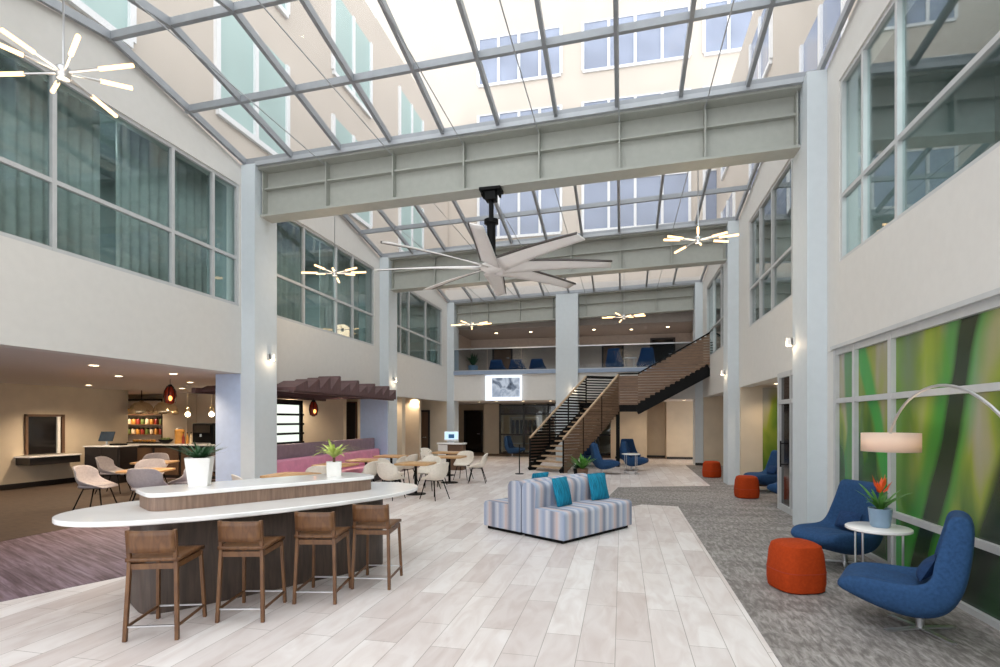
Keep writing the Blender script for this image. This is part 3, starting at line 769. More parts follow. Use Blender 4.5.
# planters on the bar
def blades(n, L, w, droop, seed, spread=.5, c=(0, 0, 0)):
    rd = random.Random(seed); m = MB()
    for k in range(n):
        q = rd.uniform(0, 2*pi); ln = L*rd.uniform(.6, 1.1); sp = spread*rd.uniform(.3, 1.2); dr = droop*rd.uniform(.5, 1.3)
        pts = []
        for s in range(7):
            u = s/6; r_ = ln*sp*u+.01; z = ln*(u*(1-.25*sp)-dr*u*u)
            pts.append((c[0]+r_*cos(q), c[1]+r_*sin(q), c[2]+z, w*(1-u)**.7*(.5+u)+.001))
        vs = []
        for x, y, z, ww in pts: vs += [(x-sin(q)*ww, y+cos(q)*ww, z), (x+sin(q)*ww, y-cos(q)*ww, z)]
        m.add(vs, [(2*s, 2*s+1, 2*s+3, 2*s+2) for s in range(6)])
    return m
t = thing('potted_plant', 'dark succulent plant in tapered white planter on the bar shelf', 'plant', (-4.24, 4.74, 1.075), R(30))
MB().lathe([(.093, 0), (.126, .29), (.112, .29), (.108, .26)], 4*6, sq=8).build('planter', m_pot_w, t)
MB().lathe([(.106, .255), (.106, .262)], 16, sq=6).build('soil', m_soil, t)
blades(80, .29, .015, .32, 3, 1.1, (0, 0, .26)).build('leaves', m_leaf_d, t)
t = thing('potted_plant', 'lime spiky plant in small white cube pot at bar far end', 'plant', (-3.41, 5.95, 1.075), R(30))
MB().lathe([(.085, 0), (.09, .17), (.075, .17), (.07, .15)], 4*6, sq=10).build('planter', m_pot_w, t)
MB().lathe([(.072, .145), (.072, .152)], 16, sq=6).build('soil', m_soil, t)
MB().cyl((0, 0, .15), (0, 0, .25), .018, .012).build('stem', m_stool, t)
blades(46, .36, .022, .55, 5, .95, (0, 0, .22)).build('leaves', m_leaf_y, t)

# ------------------------------------------------------------------ sofas
def make_sofa(label, loc, rz):
    t = thing('sofa', label, 'sofa', loc, rz)   # length x 0..1.9, front at y=0, back at y=.84
    L = 1.74
    def rnd(poly, r=.06, n=5):
        out = []; k = len(poly)
        for i in range(k):
            p = Vector(poly[i-1]); c = Vector(poly[i]); q = Vector(poly[(i+1) % k])
            r_ = r if isinstance(r, float) else r[i]
            a0 = c+(p-c).normalized()*r_; b0 = c+(q-c).normalized()*r_
            for s in range(n+1):
                u = s/n; out.append(tuple(a0*(1-u)**2+c*2*u*(1-u)+b0*u*u))
        return out
    def body(poly, name):
        m = MB().prism_x(poly, 0, L)
        m.mi[0] = 1; m.mi[1] = 1
        return m.build(name, [m_strx, m_stry], t, bevel=.02)
    body(rnd([(0, .05), (.57, .05), (.57, .45), (0, .45)], [.02, .01, .03, .07]), 'seat')
    body(rnd([(.57, .05), (.82, .05), (.82, .82), (.53, .82)], [.01, .02, .12, .14]), 'backrest')
    box(.04, L-.04, .05, .79, 0, .05).build('plinth', m_black, t)
    return t
ud = Vector((.545, .839)).normalized(); sofa_rot = math.atan2(ud.y, ud.x)
s1 = make_sofa('striped sofa facing the grey floor with two teal cushions on it', (-.79, 7.57, 0), sofa_rot)
nb = Vector((-ud.y, ud.x))
p2 = Vector((-.79, 7.57))+nb*(1.66)+ud*1.74
s2 = dup(s1, (p2.x, p2.y, 0), sofa_rot+pi, 'striped sofa backing onto the other, facing the dining tables')
def make_cushion(label, loc, rz, tilt):
    t = thing('cushion', label, 'cushion', loc, rz)
    def f(sgn):
        def g(u, v):
            x = (u-.5)*.42; z = v*.42; e = (1-abs(2*u-1)**2.5)*(1-abs(2*v-1)**2.5)
            k = 1-.06*(1-abs(2*v-1))*abs(2*u-1)
            y = sgn*.075*e**.6
            return (x*k, y+z*math.tan(tilt), z)
        return g
    m = MB(); m.grid(f(-1), 10, 10); m.grid(f(1), 10, 10)
    o = m.build('cushion_cover', m_teal, t, sub=1)
    return t
def sofa_pt(u, d, base=Vector((-.79, 7.57))): p = base+ud*u+nb*d; return (p.x, p.y, .455)
c1 = make_cushion('teal cushion on the near end of the striped sofa', sofa_pt(.48, .37), sofa_rot+.1, .25)
dup(c1, sofa_pt(1.4, .37), sofa_rot-.15, 'teal cushion on the far end of the striped sofa')
dup(c1, sofa_pt(.85, 1.29), sofa_rot+pi, 'teal cushion showing above the back of the rear striped sofa')
c_up = [o for o in C.objects if o.name.startswith('cushion')]
# ------------------------------------------------------------------ lounge chairs, poufs, tables, arc lamps
def make_lounge(label, loc, rz):
    t = thing('lounge_chair', label, 'armchair', loc, rz, 'blue lounge chairs')
    inn = [(-.45,.40),(-.36,.43),(-.18,.415),(.0,.385),(.13,.375),(.215,.43),(.25,.57),(.275,.74),(.295,.9),(.305,1.01)]
    out = [(-.48,.30),(-.38,.26),(-.2,.185),(.0,.14),(.16,.145),(.30,.21),(.39,.40),(.43,.66),(.445,.86),(.435,1.0)]
    hw = [.27,.33,.365,.38,.38,.365,.33,.29,.26,.24]
    rise = [.0,.02,.05,.08,.11,.13,.05,.02,.0,.0]; fwd = [0,0,0,0,.01,.04,.09,.07,.05,.03]
    ol = [1]*10
    n = len(inn); nv = 8; m = MB(); vs = []
    for i in range(n):
        for j in range(nv+1):
            v = 2*j/nv-1; e = abs(v)**2.6
            vs.append((hw[i]*v, inn[i][0]-fwd[i]*e, inn[i][1]+rise[i]*e))
    for i in range(n):
        for j in range(nv+1):
            v = 2*j/nv-1; e = abs(v)**4
            k_ = .32 if i < 6 else .12
            z = out[i][1]*(1-k_*e)+(inn[i][1]+rise[i])*k_*e
            y = out[i][0]*(1-k_*e)+(inn[i][0]-fwd[i])*k_*e
            vs.append((hw[i]*v*1.02, y, z))
    A = lambda i, j: i*(nv+1)+j
    B = lambda i, j: n*(nv+1)+i*(nv+1)+j
    fs = []
    for i in range(n-1):
        for j in range(nv):
            fs.append((A(i,j), A(i,j+1), A(i+1,j+1), A(i+1,j))); fs.append((B(i,j), B(i+1,j), B(i+1,j+1), B(i,j+1)))
        fs.append((A(i,0), A(i+1,0), B(i+1,0), B(i,0))); fs.append((A(i,nv), B(i,nv), B(i+1,nv), A(i+1,nv)))
    for j in range(nv):
        fs.append((A(0,j), B(0,j), B(0,j+1), A(0,j+1))); fs.append((A(n-1,j), A(n-1,j+1), B(n-1,j+1), B(n-1,j)))
    m.add(vs, fs); m.build('shell', m_blue, t, sub=2)
    # seat pad following the shell
    def pad(u, v):
        y = -.40+u*.56; s_ = (1-abs(2*v-1)**3)*(1-abs(2*u-1)**4)
        zi = .41-.05*u
        return ((v-.5)*.56, y, zi+.05*s_+.0)
    MB().grid(pad, 10, 10).build('seat_cushion', m_blue, t, sub=1)
    def pil(sg):
        def g(u, v):
            e = max(0, (1-abs(2*u-1)**2.5)*(1-abs(2*v-1)**2.5))**.6
            return ((u-.5)*.30, .10+.1*v+sg*.06*e, .43+v*.2)
        return g
    MB().grid(pil(-1), 8, 8).grid(pil(1), 8, 8).build('pillow', m_blue2, t, sub=1)
    MB().cyl((0, .1, .03), (0, .1, .19), .03, .036, 14).build('pedestal', m_chrome, t)
    f = MB()
    for k in range(4):
        q = pi/4+k*pi/2; f.bar((0, .1, .025), (.31*cos(q), .1+.31*sin(q), .012), .045, .016)
    f.build('star_base', m_chrome, t)
    return t
def rot_for(dx, dy): return math.atan2(dy, dx)+pi/2      # chair faces local -y
lc = make_lounge('blue lounge chair closest to the camera, seen from the side', (2.33, 5.2, 0), rot_for(-1, .5))
def make_pouf(label, loc, rz):
    t = thing('pouf', label, 'pouf', loc, rz, 'orange poufs')
    MB().lathe([(.205, .0), (.232, .02), (.243, .10), (.243, .2), (.226, .39), (.205, .465), (.16, .492), (.06, .5), (.003, .5)], 40, sq=3.2, closed=True).build('pouf_body', m_orange, t)
    MB().lathe([(.2435, .205), (.2465, .21), (.2435, .215)], 40, sq=3.2, closed=False).build('seam', M('orange_seam', '9a2f10', .8), t)
    MB().lathe([(.19, -.0), (.21, .01), (.2, .02)], 40, sq=3.2).build('pouf_base', m_black, t)
    return t
pf = make_pouf('orange pouf nearest the camera beside the round side table', (1.76, 6.15, 0), R(20))
def make_side(label, loc):
    t = thing('side_table', label, 'table', loc, 0, 'round side tables')
    MB().lathe([(.275, .63), (.288, .64), (.288, .66), (.275, .668)], 40).build('table_top', m_white, t)
    f = []
    for k in range(4):
        q = R(35)+k*pi/2; MB().cyl((.235*cos(q), .235*sin(q), 0), (.235*cos(q), .235*sin(q), .64), .011, n=8).build('leg', m_chrome, t)
    f = MB(); f.tube([(.235*cos(u*pi/12), .235*sin(u*pi/12), .04) for u in range(25)], .008, 6); f.build('foot_ring', m_chrome, t)
    return t
sd = make_side('round white side table with thin steel legs under the arc lamp', (2.54, 6.2, 0))
t = thing('potted_plant', 'orange bromeliad in blue grey pot on the white side table', 'plant', (2.55, 6.18, .668))
MB().lathe([(.075, 0), (.088, .02), (.106, .19), (.092, .19), (.088, .17)], 24).build('pot', m_pot_b, t)
MB().lathe([(.085, .165), (.085, .172)], 20).build('soil', m_soil, t)
blades(26, .40, .022, .42, 9, .75, (0, 0, .17)).build('leaves', m_leaf, t)
MB().cyl((0, 0, .17), (.0, 0, .36), .012, n=8).build('stem', m_leaf, t)
fl = MB()
for k in range(10):
    q = k*2.4; r_ = .03+.02*(k % 3); h = .36+.02*(9-k) * .6
    fl.add([(0, 0, .33), (r_*cos(q)-.02*sin(q), r_*sin(q)+.02*cos(q), h), (r_*1.5*cos(q), r_*1.5*sin(q), h+.07), (r_*cos(q)+.02*sin(q), r_*sin(q)-.02*cos(q), h)], [(0, 1, 2, 3)])
fl.build('flower', m_flower, t)
def make_arc(label, loc, rz, base_dx):
    # base far end at +x local distance base_dx, shade at origin
    t = thing('arc_lamp', label, 'lamp', loc, rz, 'arc floor lamps')
    MB().lathe([(.247, 1.435), (.247, 1.62)], 40, closed=False).build('lamp_shade', m_shade, t, solid=.005)
    MB().lathe([(.238, 1.445), (.238, 1.45)], 40).build('diffuser', m_shade, t)
    MB().ball((0, 0, 1.52), .05).build('lamp_bulb', m_down, t)
    pts = []
    P0, P1, P2, P3 = Vector((0, 0, 1.63)), Vector((.25, 0, 2.12)), Vector((1.35, 0, 2.45)), Vector((base_dx, 0, 1.0))
    for k in range(25):
        u = k/24; pts.append(P0*(1-u)**3+P1*3*u*(1-u)**2+P2*3*u*u*(1-u)+P3*u**3)
    pts += [Vector((base_dx, 0, .5)), Vector((base_dx, 0, .05))]
    MB().tube(pts, .013, 8).build('arc_pole', m_chrome, t)
    MB().cyl((0, 0, 1.55), (0, 0, 1.64), .012).bar((-.245, 0, 1.6), (.245, 0, 1.6), .012, .008).build('shade_spider', m_chrome, t)
    MB().lathe([(.2, 0), (.2, .05), (.19, .055)], 32, c=(base_dx, 0, 0)).build('lamp_base', m_white, t)
    return t
al = make_arc('chrome arc floor lamp with white drum shade beside the near mural', (2.62, 6.13, 0), math.atan2(-1.0, .05), 2.1)
L2 = 'blue lounge chair behind the round side table by first column'
dup(lc, (2.56, 7.3, 0), rot_for(-1, -.55), L2)
# second group in the alcove
dup(pf, (2.74, 13.1, 0), R(10), 'orange pouf in front of the lit alcove past the glass door')
dup(lc, (3.45, 12.15, 0), rot_for(-1, .55), 'blue lounge chair nearer the glass door in the lit alcove')
dup(lc, (3.45, 14.35, 0), rot_for(-1, -.35), 'blue lounge chair against the beige wall in the lit alcove')
dup(sd, (3.75, 13.25, 0), 0, 'round white side table between two alcove chairs')
dup(al, (3.75, 13.3, 0), math.atan2(-1, .05), 'arc floor lamp with glowing shade inside the alcove')
# third group
dup(pf, (2.68, 17.55, 0), R(30), 'orange pouf furthest along the right wall beyond the second column')
dup(lc, (3.6, 17.95, 0), rot_for(-1, .2), 'blue lounge chair beside the furthest orange pouf')
# chairs below the stairs
dup(lc, (-.55, 17.9, 0), rot_for(1, .25), 'blue lounge chair below the stairs beside the bright green plant')
dup(lc, (.42, 19.3, 0), rot_for(1, -.15), 'blue lounge chair below the stairs behind the small white table')
dup(sd, (.28, 17.95, 0), 0, 'small white side table between chairs below the stairs')
dup(lc, (.3, 21.9, 0), rot_for(.3, -1), 'blue lounge chair deepest under the stair landing')
dup(lc, (-1.15, 20.6, 0), rot_for(.3, -1), 'blue lounge chair tucked behind the lower stair flight')
# balcony chairs
dup(lc, (-.3, 23.7, 3.78), rot_for(.12, 1), 'left blue lounge chair behind the balcony glass')
dup(lc, (.98, 23.7, 3.78), rot_for(-.12, 1), 'right blue lounge chair behind the balcony glass near the stairs')
dup(sd, (.34, 24.1, 3.78), 0, 'small side table between the two balcony chairs')
for k, x in enumerate((-5.4, -4.5, -3.6)):
    dup(lc, (x, 23.5, 3.78), rot_for(0, 1), ['blue balcony chair with back to the rail, closest to the balcony plant', 'blue balcony chair with back to the rail, middle of three above the screen', 'blue balcony chair with back to the rail, closest to the white column'][k], scale=(1, 1, .62))
t = thing('potted_plant', 'leafy plant in blue pot at the left end of the balcony', 'plant', (-6.5, 23.3, 3.78))
MB().lathe([(.17, 0), (.2, .02), (.22, .4), (.19, .4), (.18, .36)], 20).build('pot', m_pot_b, t)
MB().lathe([(.18, .35), (.18, .36)], 16).build('soil', m_soil, t)
blades(70, .85, .06, .4, 12, .5, (0, 0, .36)).build('leaves', m_leaf_d, t)
# plants under the stairs
t = thing('potted_plant', 'bright green leafy plant in dark pot behind the striped sofa', 'plant', (-1.15, 16.35, 0))
MB().lathe([(.14, 0), (.17, .3), (.15, .3), (.14, .27)], 18).build('pot', m_dimwood, t); MB().lathe([(.14, .26), (.14, .27)], 16).build('soil', m_soil, t)
blades(70, .6, .05, .35, 21, .65, (0, 0, .27)).build('leaves', m_leaf, t)
t = thing('potted_plant', 'dark bushy plant spreading at the foot of the stair guard', 'plant', (-1.35, 17.3, 0))
MB().lathe([(.14, 0), (.17, .2), (.15, .2), (.14, .17)], 18).build('pot', m_black, t); MB().lathe([(.14, .16), (.14, .17)], 16).build('soil', m_soil, t)
blades(70, .5, .045, .5, 22, 1.0, (0, 0, .17)).build('leaves', m_leaf_d, t)

# ------------------------------------------------------------------ staircase
sc_ = thing('staircase', 'open tread staircase with walnut slat guards rising to the balcony', 'staircase')
R0, R1 = Vector((-1.93, 17.85)), Vector((-.15, 20.47)); dr = (R1-R0).normalized(); pr = Vector((-dr.y, dr.x)); W = 1.42; LZ = 2.37
FL = (R1-R0).length; nr = 14
def q3(t_, s_, z): p = R0+dr*(t_*FL)+pr*s_; return (p.x, p.y, z)
for k in range(nr-1):
    t0 = k/(nr-1); t1 = (k+1.1)/(nr-1); z = LZ*(k+1)/nr
    m = MB().prism([q3(t0, .03, 0)[:2], q3(t1, .03, 0)[:2], q3(t1, W-.03, 0)[:2], q3(t0, W-.03, 0)[:2]], z-.05, z)
    m.build('tread', m_tread, sc_, smooth=False)
nu = 8; UX0, UX1 = .57, 3.03; TY0, TY1 = 20.5, 21.75
for k in range(nu):
    x0 = UX0+(UX1-UX0)*k/nu; x1 = UX0+(UX1-UX0)*(k+1.1)/nu; z = LZ+(3.78-LZ)*(k+1)/nu
    box(x0, min(x1, XR), TY0, TY1, z-.05, z).build('tread', m_tread, sc_, smooth=False)
l1 = R1+pr*W
MB().prism([(R1.x, R1.y), (UX0, 20.47), (UX0, 21.77), (-.5, 21.77), (l1.x, l1.y)], LZ-.3, LZ).build('landing', m_black, sc_, smooth=False)
for s_ in (0, W):
    MB().bar(q3(-.02, s_, -.02), q3(1, s_, LZ-.16), .06, .26).build('stringer', m_black, sc_, smooth=False)
for y in (20.47, 21.77):
    MB().bar((UX0-.05, y, LZ-.22), (UX1+.04, y, 3.78-.22), .06, .42).build('stringer', m_black, sc_, smooth=False)
def slats(P, Q, lo0, lo1, hi0, hi1, h=.088, gap=.010, th=.03, side=(0, 0)):
    m = MB(); P = Vector(P); Q = Vector(Q); z = min(lo0, lo1)
    while z < max(hi0, hi1):
        zc = z+h/2; ts = [0, 1]
        def rng(a0, a1, ge):      # t where line(a)<=zc (lower) or >=zc (upper)
            if abs(a1-a0) < 1e-6: return (0, 1) if ((a0 <= zc) if ge else (a0 >= zc)) else (1, 0)
            tt = (zc-a0)/(a1-a0); up = a1 > a0
            if ge: return (0, min(1, tt)) if up else (max(0, tt), 1)
            return (max(0, tt), 1) if up else (0, min(1, tt))
        r1 = rng(lo0, lo1, True); r2 = rng(hi0, hi1, False)
        t0, t1 = max(r1[0], r2[0]), min(r1[1], r2[1])
        if t1-t0 > .01 and zc > 0:
            p = P.lerp(Q, t0); q = P.lerp(Q, t1)
            m.bar((p.x, p.y, zc), (q.x, q.y, zc), th, h)
        z += h+gap
    return m
def cap(P, z0, Q, z1, mat=m_tread): MB().bar((P[0], P[1], z0), (Q[0], Q[1], z1), .07, .05).build('handrail', mat, sc_, smooth=False)
e = -pr*.05
slats(R0+e, R1+e, -.1, LZ-.32, 1.1, LZ+1.05).build('guard', m_stair, sc_, smooth=False)
cap(R0+e, 1.12, R1+e, LZ+1.08)
L0 = R0+pr*(W+.05); L1 = R1+pr*(W+.05)
slats(L0, L1, .0, LZ-.1, 1.1, LZ+1.05, .062, .045).build('guard', m_black, sc_, smooth=False)
cap(L0, 1.12, L1, LZ+1.08)
slats(L0+pr*.04, L0.lerp(L1, .42)+pr*.04, -.1, LZ*.42-.32, .95, LZ*.42+.9).build('guard', m_stair, sc_, smooth=False)
slats((R1.x, 20.42), (UX0, 20.42), LZ-.06, LZ-.06, LZ+1.05, LZ+1.05).build('guard', m_stair, sc_, smooth=False)
cap((R1.x, 20.42), LZ+1.08, (UX0, 20.42), LZ+1.08, m_black)
slats((UX0, 20.42), (UX1+.02, 20.42), LZ+.0, 3.78+.0, LZ+1.05, 3.78+1.05).build('guard', m_stair, sc_, smooth=False)
cap((UX0, 20.42), LZ+1.08, (UX1+.02, 20.42), 3.78+1.08, m_black)
slats((L1.x, L1.y), (-.5, 21.82), LZ, LZ, LZ+1.05, LZ+1.05, .05, .05).build('guard', m_black, sc_, smooth=False)
slats((-.5, 21.82), (UX0, 21.82), LZ, LZ, LZ+1.05, LZ+1.05, .05, .05).build('guard', m_black, sc_, smooth=False)
slats((UX0, 21.82), (UX1, 21.82), LZ, 3.78, LZ+1.05, 3.78+1.05, .05, .05).build('guard', m_black, sc_, smooth=False)
cap((L1.x, L1.y), LZ+1.08, (-.5, 21.82), LZ+1.08, m_black); cap((-.5, 21.82), LZ+1.08, (UX0, 21.82), LZ+1.08, m_black)
for tt in (0, .33, .66, 1):
    for s_ in (-.05, W+.05):
        p = R0+dr*(tt*FL)+pr*s_
        box(p.x-.025, p.x+.025, p.y-.025, p.y+.025, max(0, LZ*tt-.2), LZ*tt+1.08).build('newel_post', m_black, sc_, smooth=False)
box(-.22, -.08, 20.6, 20.75, 0, LZ-.3).build('support_post', m_black, sc_, smooth=False)
t = thing('stanchion', 'thin black post standing left of the stair foot', 'post', (-3.24, 17.2, 0))
MB().cyl((0, 0, .02), (0, 0, .95), .018).build('pole', m_black, t); MB().lathe([(.14, 0), (.14, .02), (.03, .03)], 20).build('base', m_black, t)

# ------------------------------------------------------------------ ceiling fan
FX, FY = -2.32, 9.55; fz = 4.56
fan = thing('ceiling_fan', 'giant eight blade ceiling fan hanging on a black pole from the first beam', 'ceiling fan', (FX, FY, fz), 0)
zt = 5.80+roof_z(FX)-fz
m = MB(); m.box(-.2, .2, -.14, .14, zt-.06, zt); m.box(-.1, .1, -.1, .1, zt-.22, zt-.06); m.box(-.17, -.13, -.1, .1, zt-.14, zt); m.box(.13, .17, -.1, .1, zt-.14, zt)
m.build('ceiling_mount', m_black, fan, bevel=.01)
MB().cyl((0, 0, .2), (0, 0, zt-.15), .045, n=16).build('downrod', m_black, fan)
MB().lathe([(.05, .85), (.13, .83), (.13, .76), (.08, .74), (.08, .2), (.15, .16), (.15, .02)], 20).build('motor_housing', m_black, fan)
MB().lathe([(.16, .03), (.2, .0), (.2, -.06), (.13, -.11), (.02, -.12)], 24).build('hub', m_fanw, fan)
for k in range(8):
    q = R(-5+45*k)+a
    bl = MB()
    def bfn(u, v, dz=0):
        r_ = .2+u*1.95; w_ = .36-.15*u; s_ = (v-.5)*w_; tw = -R(24-10*u)
        x, y = r_, s_*cos(tw); z = s_*sin(tw)+.02*sin(pi*u)+dz
        return (x*cos(q)-y*sin(q), x*sin(q)+y*cos(q), z-.03)
    bl.grid(bfn, 10, 4)
    b_ = bl.build('blade', m_fanw, fan, solid=.02)
    def efn(u, v):
        r_ = .25+u*1.91; w_ = .36-.15*u; s_ = -(.46+.08*v)*w_; tw = -R(24-10*u)
        x, y = r_, s_*cos(tw); z = s_*sin(tw)+.02*sin(pi*u)
        return (x*cos(q)-y*sin(q), x*sin(q)+y*cos(q), z-.03)
    MB().grid(efn, 10, 1).build('blade_edge', m_fand, b_, solid=.036)

# ------------------------------------------------------------------ chandeliers
def make_chand(label, loc, ztop):
    t = thing('chandelier', label, 'chandelier', loc, 0, 'branching tube chandeliers')
    MB().lathe([(.05, -.06), (.06, -.02), (.06, .04), (.03, .07)], 16).build('hub', m_chrome, t)
    MB().cyl((0, 0, .06), (0, 0, ztop-loc[2]), .009, n=6).build('stem', m_chrome, t)
    spec = [(10, .06, .62), (100, -.05, .60), (150, .10, .55), (195, -.04, .64), (240, .07, .5), (285, -.09, .6), (330, .02, .62), (55, .12, .5)]
    for d_, h, ln in spec:
        q = R(d_); dv = Vector((cos(q), sin(q), h*1.2)).normalized()*1.09
        ar = MB().cyl(dv*.05, dv*(ln*.52), .011, n=8).build('arm', m_chrome, t)
        MB().cyl(dv*(ln*.52), dv*ln, .020, n=10).build('light_tube', m_tube, ar)
    return t
ch = make_chand('tube chandelier overhead at the near left by the first upper window', (-5.1, 4.03, 5.0), 7.1)
for (x, y, z, zt_, l) in [(-6.2, 10.85, 5.0, 7.1, 'tube chandelier in front of the second left upper window'), (-5.0, 17.75, 5.0, 7.1, 'tube chandelier before the left half of the balcony'),
                        (1.34, 10.3, 5.0, 7.2, 'tube chandelier hanging before the second beam on the right'), (.06, 17.5, 5.0, 7.2, 'tube chandelier before the right half of the balcony')]:
    c_ = dup(ch, (x, y, z), random.uniform(0, .6), l)

# ------------------------------------------------------------------ dining chairs and tables
def make_shell(name, label, loc, rz, mat, legm, group):
    t = thing(name, label, 'chair', loc, rz, group)
    prof = [(-.25,.425),(-.2,.445),(-.05,.43),(.1,.42),(.19,.455),(.235,.55),(.26,.68),(.285,.80),(.29,.83)]
    hw = [.2,.24,.265,.275,.28,.28,.265,.225,.18]
    rise = [.0,.02,.08,.15,.18,.14,.05,.0,-.02]; fwd = [0,0,0,.02,.05,.1,.12,.06,.03]
    def fn(u, v):
        x = u*(len(prof)-1); i = min(int(x), len(prof)-2); k = x-i
        L = lambda A: A[i]*(1-k)+A[i+1]*k
        y = prof[i][0]*(1-k)+prof[i+1][0]*k; z = prof[i][1]*(1-k)+prof[i+1][1]*k
        w = 2*v-1; e = abs(w)**3
        return (L(hw)*w, y-L(fwd)*e, z+L(rise)*e)
    MB().grid(fn, 8, 8).build('shell', mat, t, sub=1, solid=.03)
    if mat is m_greych:
        MB().lathe([(.2, .43), (.22, .45), (.21, .485), (.15, .495)], 24, sq=4).build('seat_cushion', mat, t)
    for sx in (-1, 1):
        for y0, y1 in ((-.14, -.24), (.12, .25)):
            MB().cyl((sx*.13, y0, .42), (sx*.22, y1, 0), .012, .010, 8).build('leg', legm, t)
    MB().bar((-.13, -.14, .405), (.13, .12, .405), .02, .015).bar((.13, -.14, .405), (-.13, .12, .405), .02, .015).build('under_frame', legm, t)
    return t
def make_table(label, loc, r_=.42, sq=None):
    t = thing('dining_table', label, 'table', loc, 0, 'oak topped dining tables')
    MB().lathe([(r_-.01, .70), (r_, .705), (r_, .735), (r_-.01, .74)], 40, sq=sq).build('table_top', m_tabtop, t)
    MB().cyl((0, 0, .02), (0, 0, .70), .035, n=14).build('pedestal', m_black, t)
    MB().lathe([(.24, 0), (.24, .015), (.05, .03)], 24).build('table_base', m_black, t)
    return t
cs = make_shell('dining_chair', 'cream shell chair right of the table near the bar tip', (-4.05, 11.35, 0), rot_for(-1, .5), m_cream, m_black, 'cream shell chairs')
ct = make_table('square oak table by the bar tip among cream chairs', (-4.75, 12.0, 0), .42, 8)
for x, y, dx, dy, l in [(-5.0, 11.15, .2, 1, 'cream shell chair with its back to the bar tip'),
                        (-4.75, 12.85, -.1, -1, 'cream shell chair on the far side of the table near the bar'),
                        (-5.42, 12.1, 1, 0, 'cream shell chair left of the table near the bar'),
                        (-3.95, 14.6, -1, -.2, 'cream shell chair standing furthest right by the open tile floor'),
                        (-4.55, 15.25, -.1, -1, 'cream shell chair facing the camera behind the second table'),
                        (-4.85, 13.65, .2, 1, 'cream shell chair in front of the second table, turned away'),
                        (-5.35, 14.7, 1, -.2, 'cream shell chair left of the second table'),
                        (-6.25, 8.15, .5, .6, 'cream shell chair beside first left column behind the bar'),
                        (-6.15, 10.05, -.6, .6, 'cream shell chair behind the bar between column and lime plant'),
                        (-5.7, 11.3, -1, .1, 'cream shell chair facing the banquette behind the lime plant'),
                        (-5.72, 12.95, -1, -.1, 'cream shell chair facing the banquette right of the lime plant'),
                        (-5.75, 13.85, -1, .2, 'cream shell chair facing the middle banquette table'),
                        (-5.9, 15.35, -1, -.4, 'cream shell chair at the far banquette table near the blue pillar'),
                        (-6.15, 16.8, .9, -.3, 'cream shell chair just past the blue pillar')]:
    dup(cs, (x, y, 0), rot_for(dx, dy), l)
dup(ct, (-4.7, 14.4, 0), 0, 'square oak table standing beside the tile floor ahead of the kiosk')
for x, y, l in [(-6.0, 8.95, 'oak table right behind the bar beside the first left column'), (-6.4, 11.25, 'oak table at the near end of the banquette'),
                (-6.4, 12.75, 'oak table at the middle of the banquette'), (-6.4, 14.3, 'oak table at the banquette end by the blue pillar'), (-5.4, 16.3, 'oak table past the blue pillar')]:
    dup(ct, (x, y, 0), 0, l)
gc = make_shell('tub_chair', 'grey tub chair at left of the front dining table, seen in profile', (-9.9, 8.45, 0), rot_for(1, .3), m_greych, m_black, 'grey tub chairs')
for x, y, dx, dy, l in [(-8.62, 8.4, -.35, 1, 'grey tub chair with its back toward the white planter'), (-8.75, 9.45, -1, -.1, 'grey tub chair beside the blue pillar facing left'),
                        (-10.2, 9.9, .5, -1, 'grey tub chair behind the front left dining table'), (-11.9, 11.75, .6, -1, 'grey tub chair before the kitchen counter facing the camera'),
                        (-11.9, 10.6, 1, .4, 'grey tub chair in front of the host stand'), (-10.2, 11.6, -1, -.2, 'grey tub chair between kitchen counter and blue pillar')]:
    dup(gc, (x, y, 0), rot_for(dx, dy), l)
dup(ct, (-9.45, 9.15, 0), R(20), 'oak table ringed by grey tub chairs in front dining room')
for o in [x for x in C.objects if x.name.startswith('tub_chair')]: o.scale = (1.14, 1.12, 1.06)
dup(ct, (-11.1, 11.0, 0), R(20), 'oak table in front of the kitchen counter')

# kiosk with computer
t = thing('kiosk_desk', 'white topped standing desk with brown base before the third left column', 'desk', (-5.85, 18.2, 0))
MB().prism(ell(.52, .3, e=4), .9, .95).build('desk_top', m_white, t, bevel=.008)
box(-.42, .45, -.2, .2, 0, .9).build('desk_base', m_dimwood, t); box(-.44, -.1, -.22, -.2, 0.1, .88).build('desk_panel', m_pot_w, t)
t = thing('computer', 'desktop computer monitor lit on the standing desk', 'computer', (-5.85, 18.15, .95), R(10))
box(-.25, .25, -.02, .02, .08, .4).build('monitor_case', m_chrome, t); box(-.235, .235, -.025, -.02, .12, .385).build('monitor_display', m_monitor, t)
box(-.1, .1, -.028, -.025, .16, .3).build('display_picture', m_monblue, t); MB().bar((0, .02, .1), (0, .06, .01), .1, .015).box(-.1, .1, -.06, .1, 0, .01).build('monitor_stand', m_chrome, t)
# dark lounge chair by the storefront
t = dup(lc, (-5.0, 25.2, 0), rot_for(1, -.2), 'blue lounge chair in front of the storefront left of the stairs')

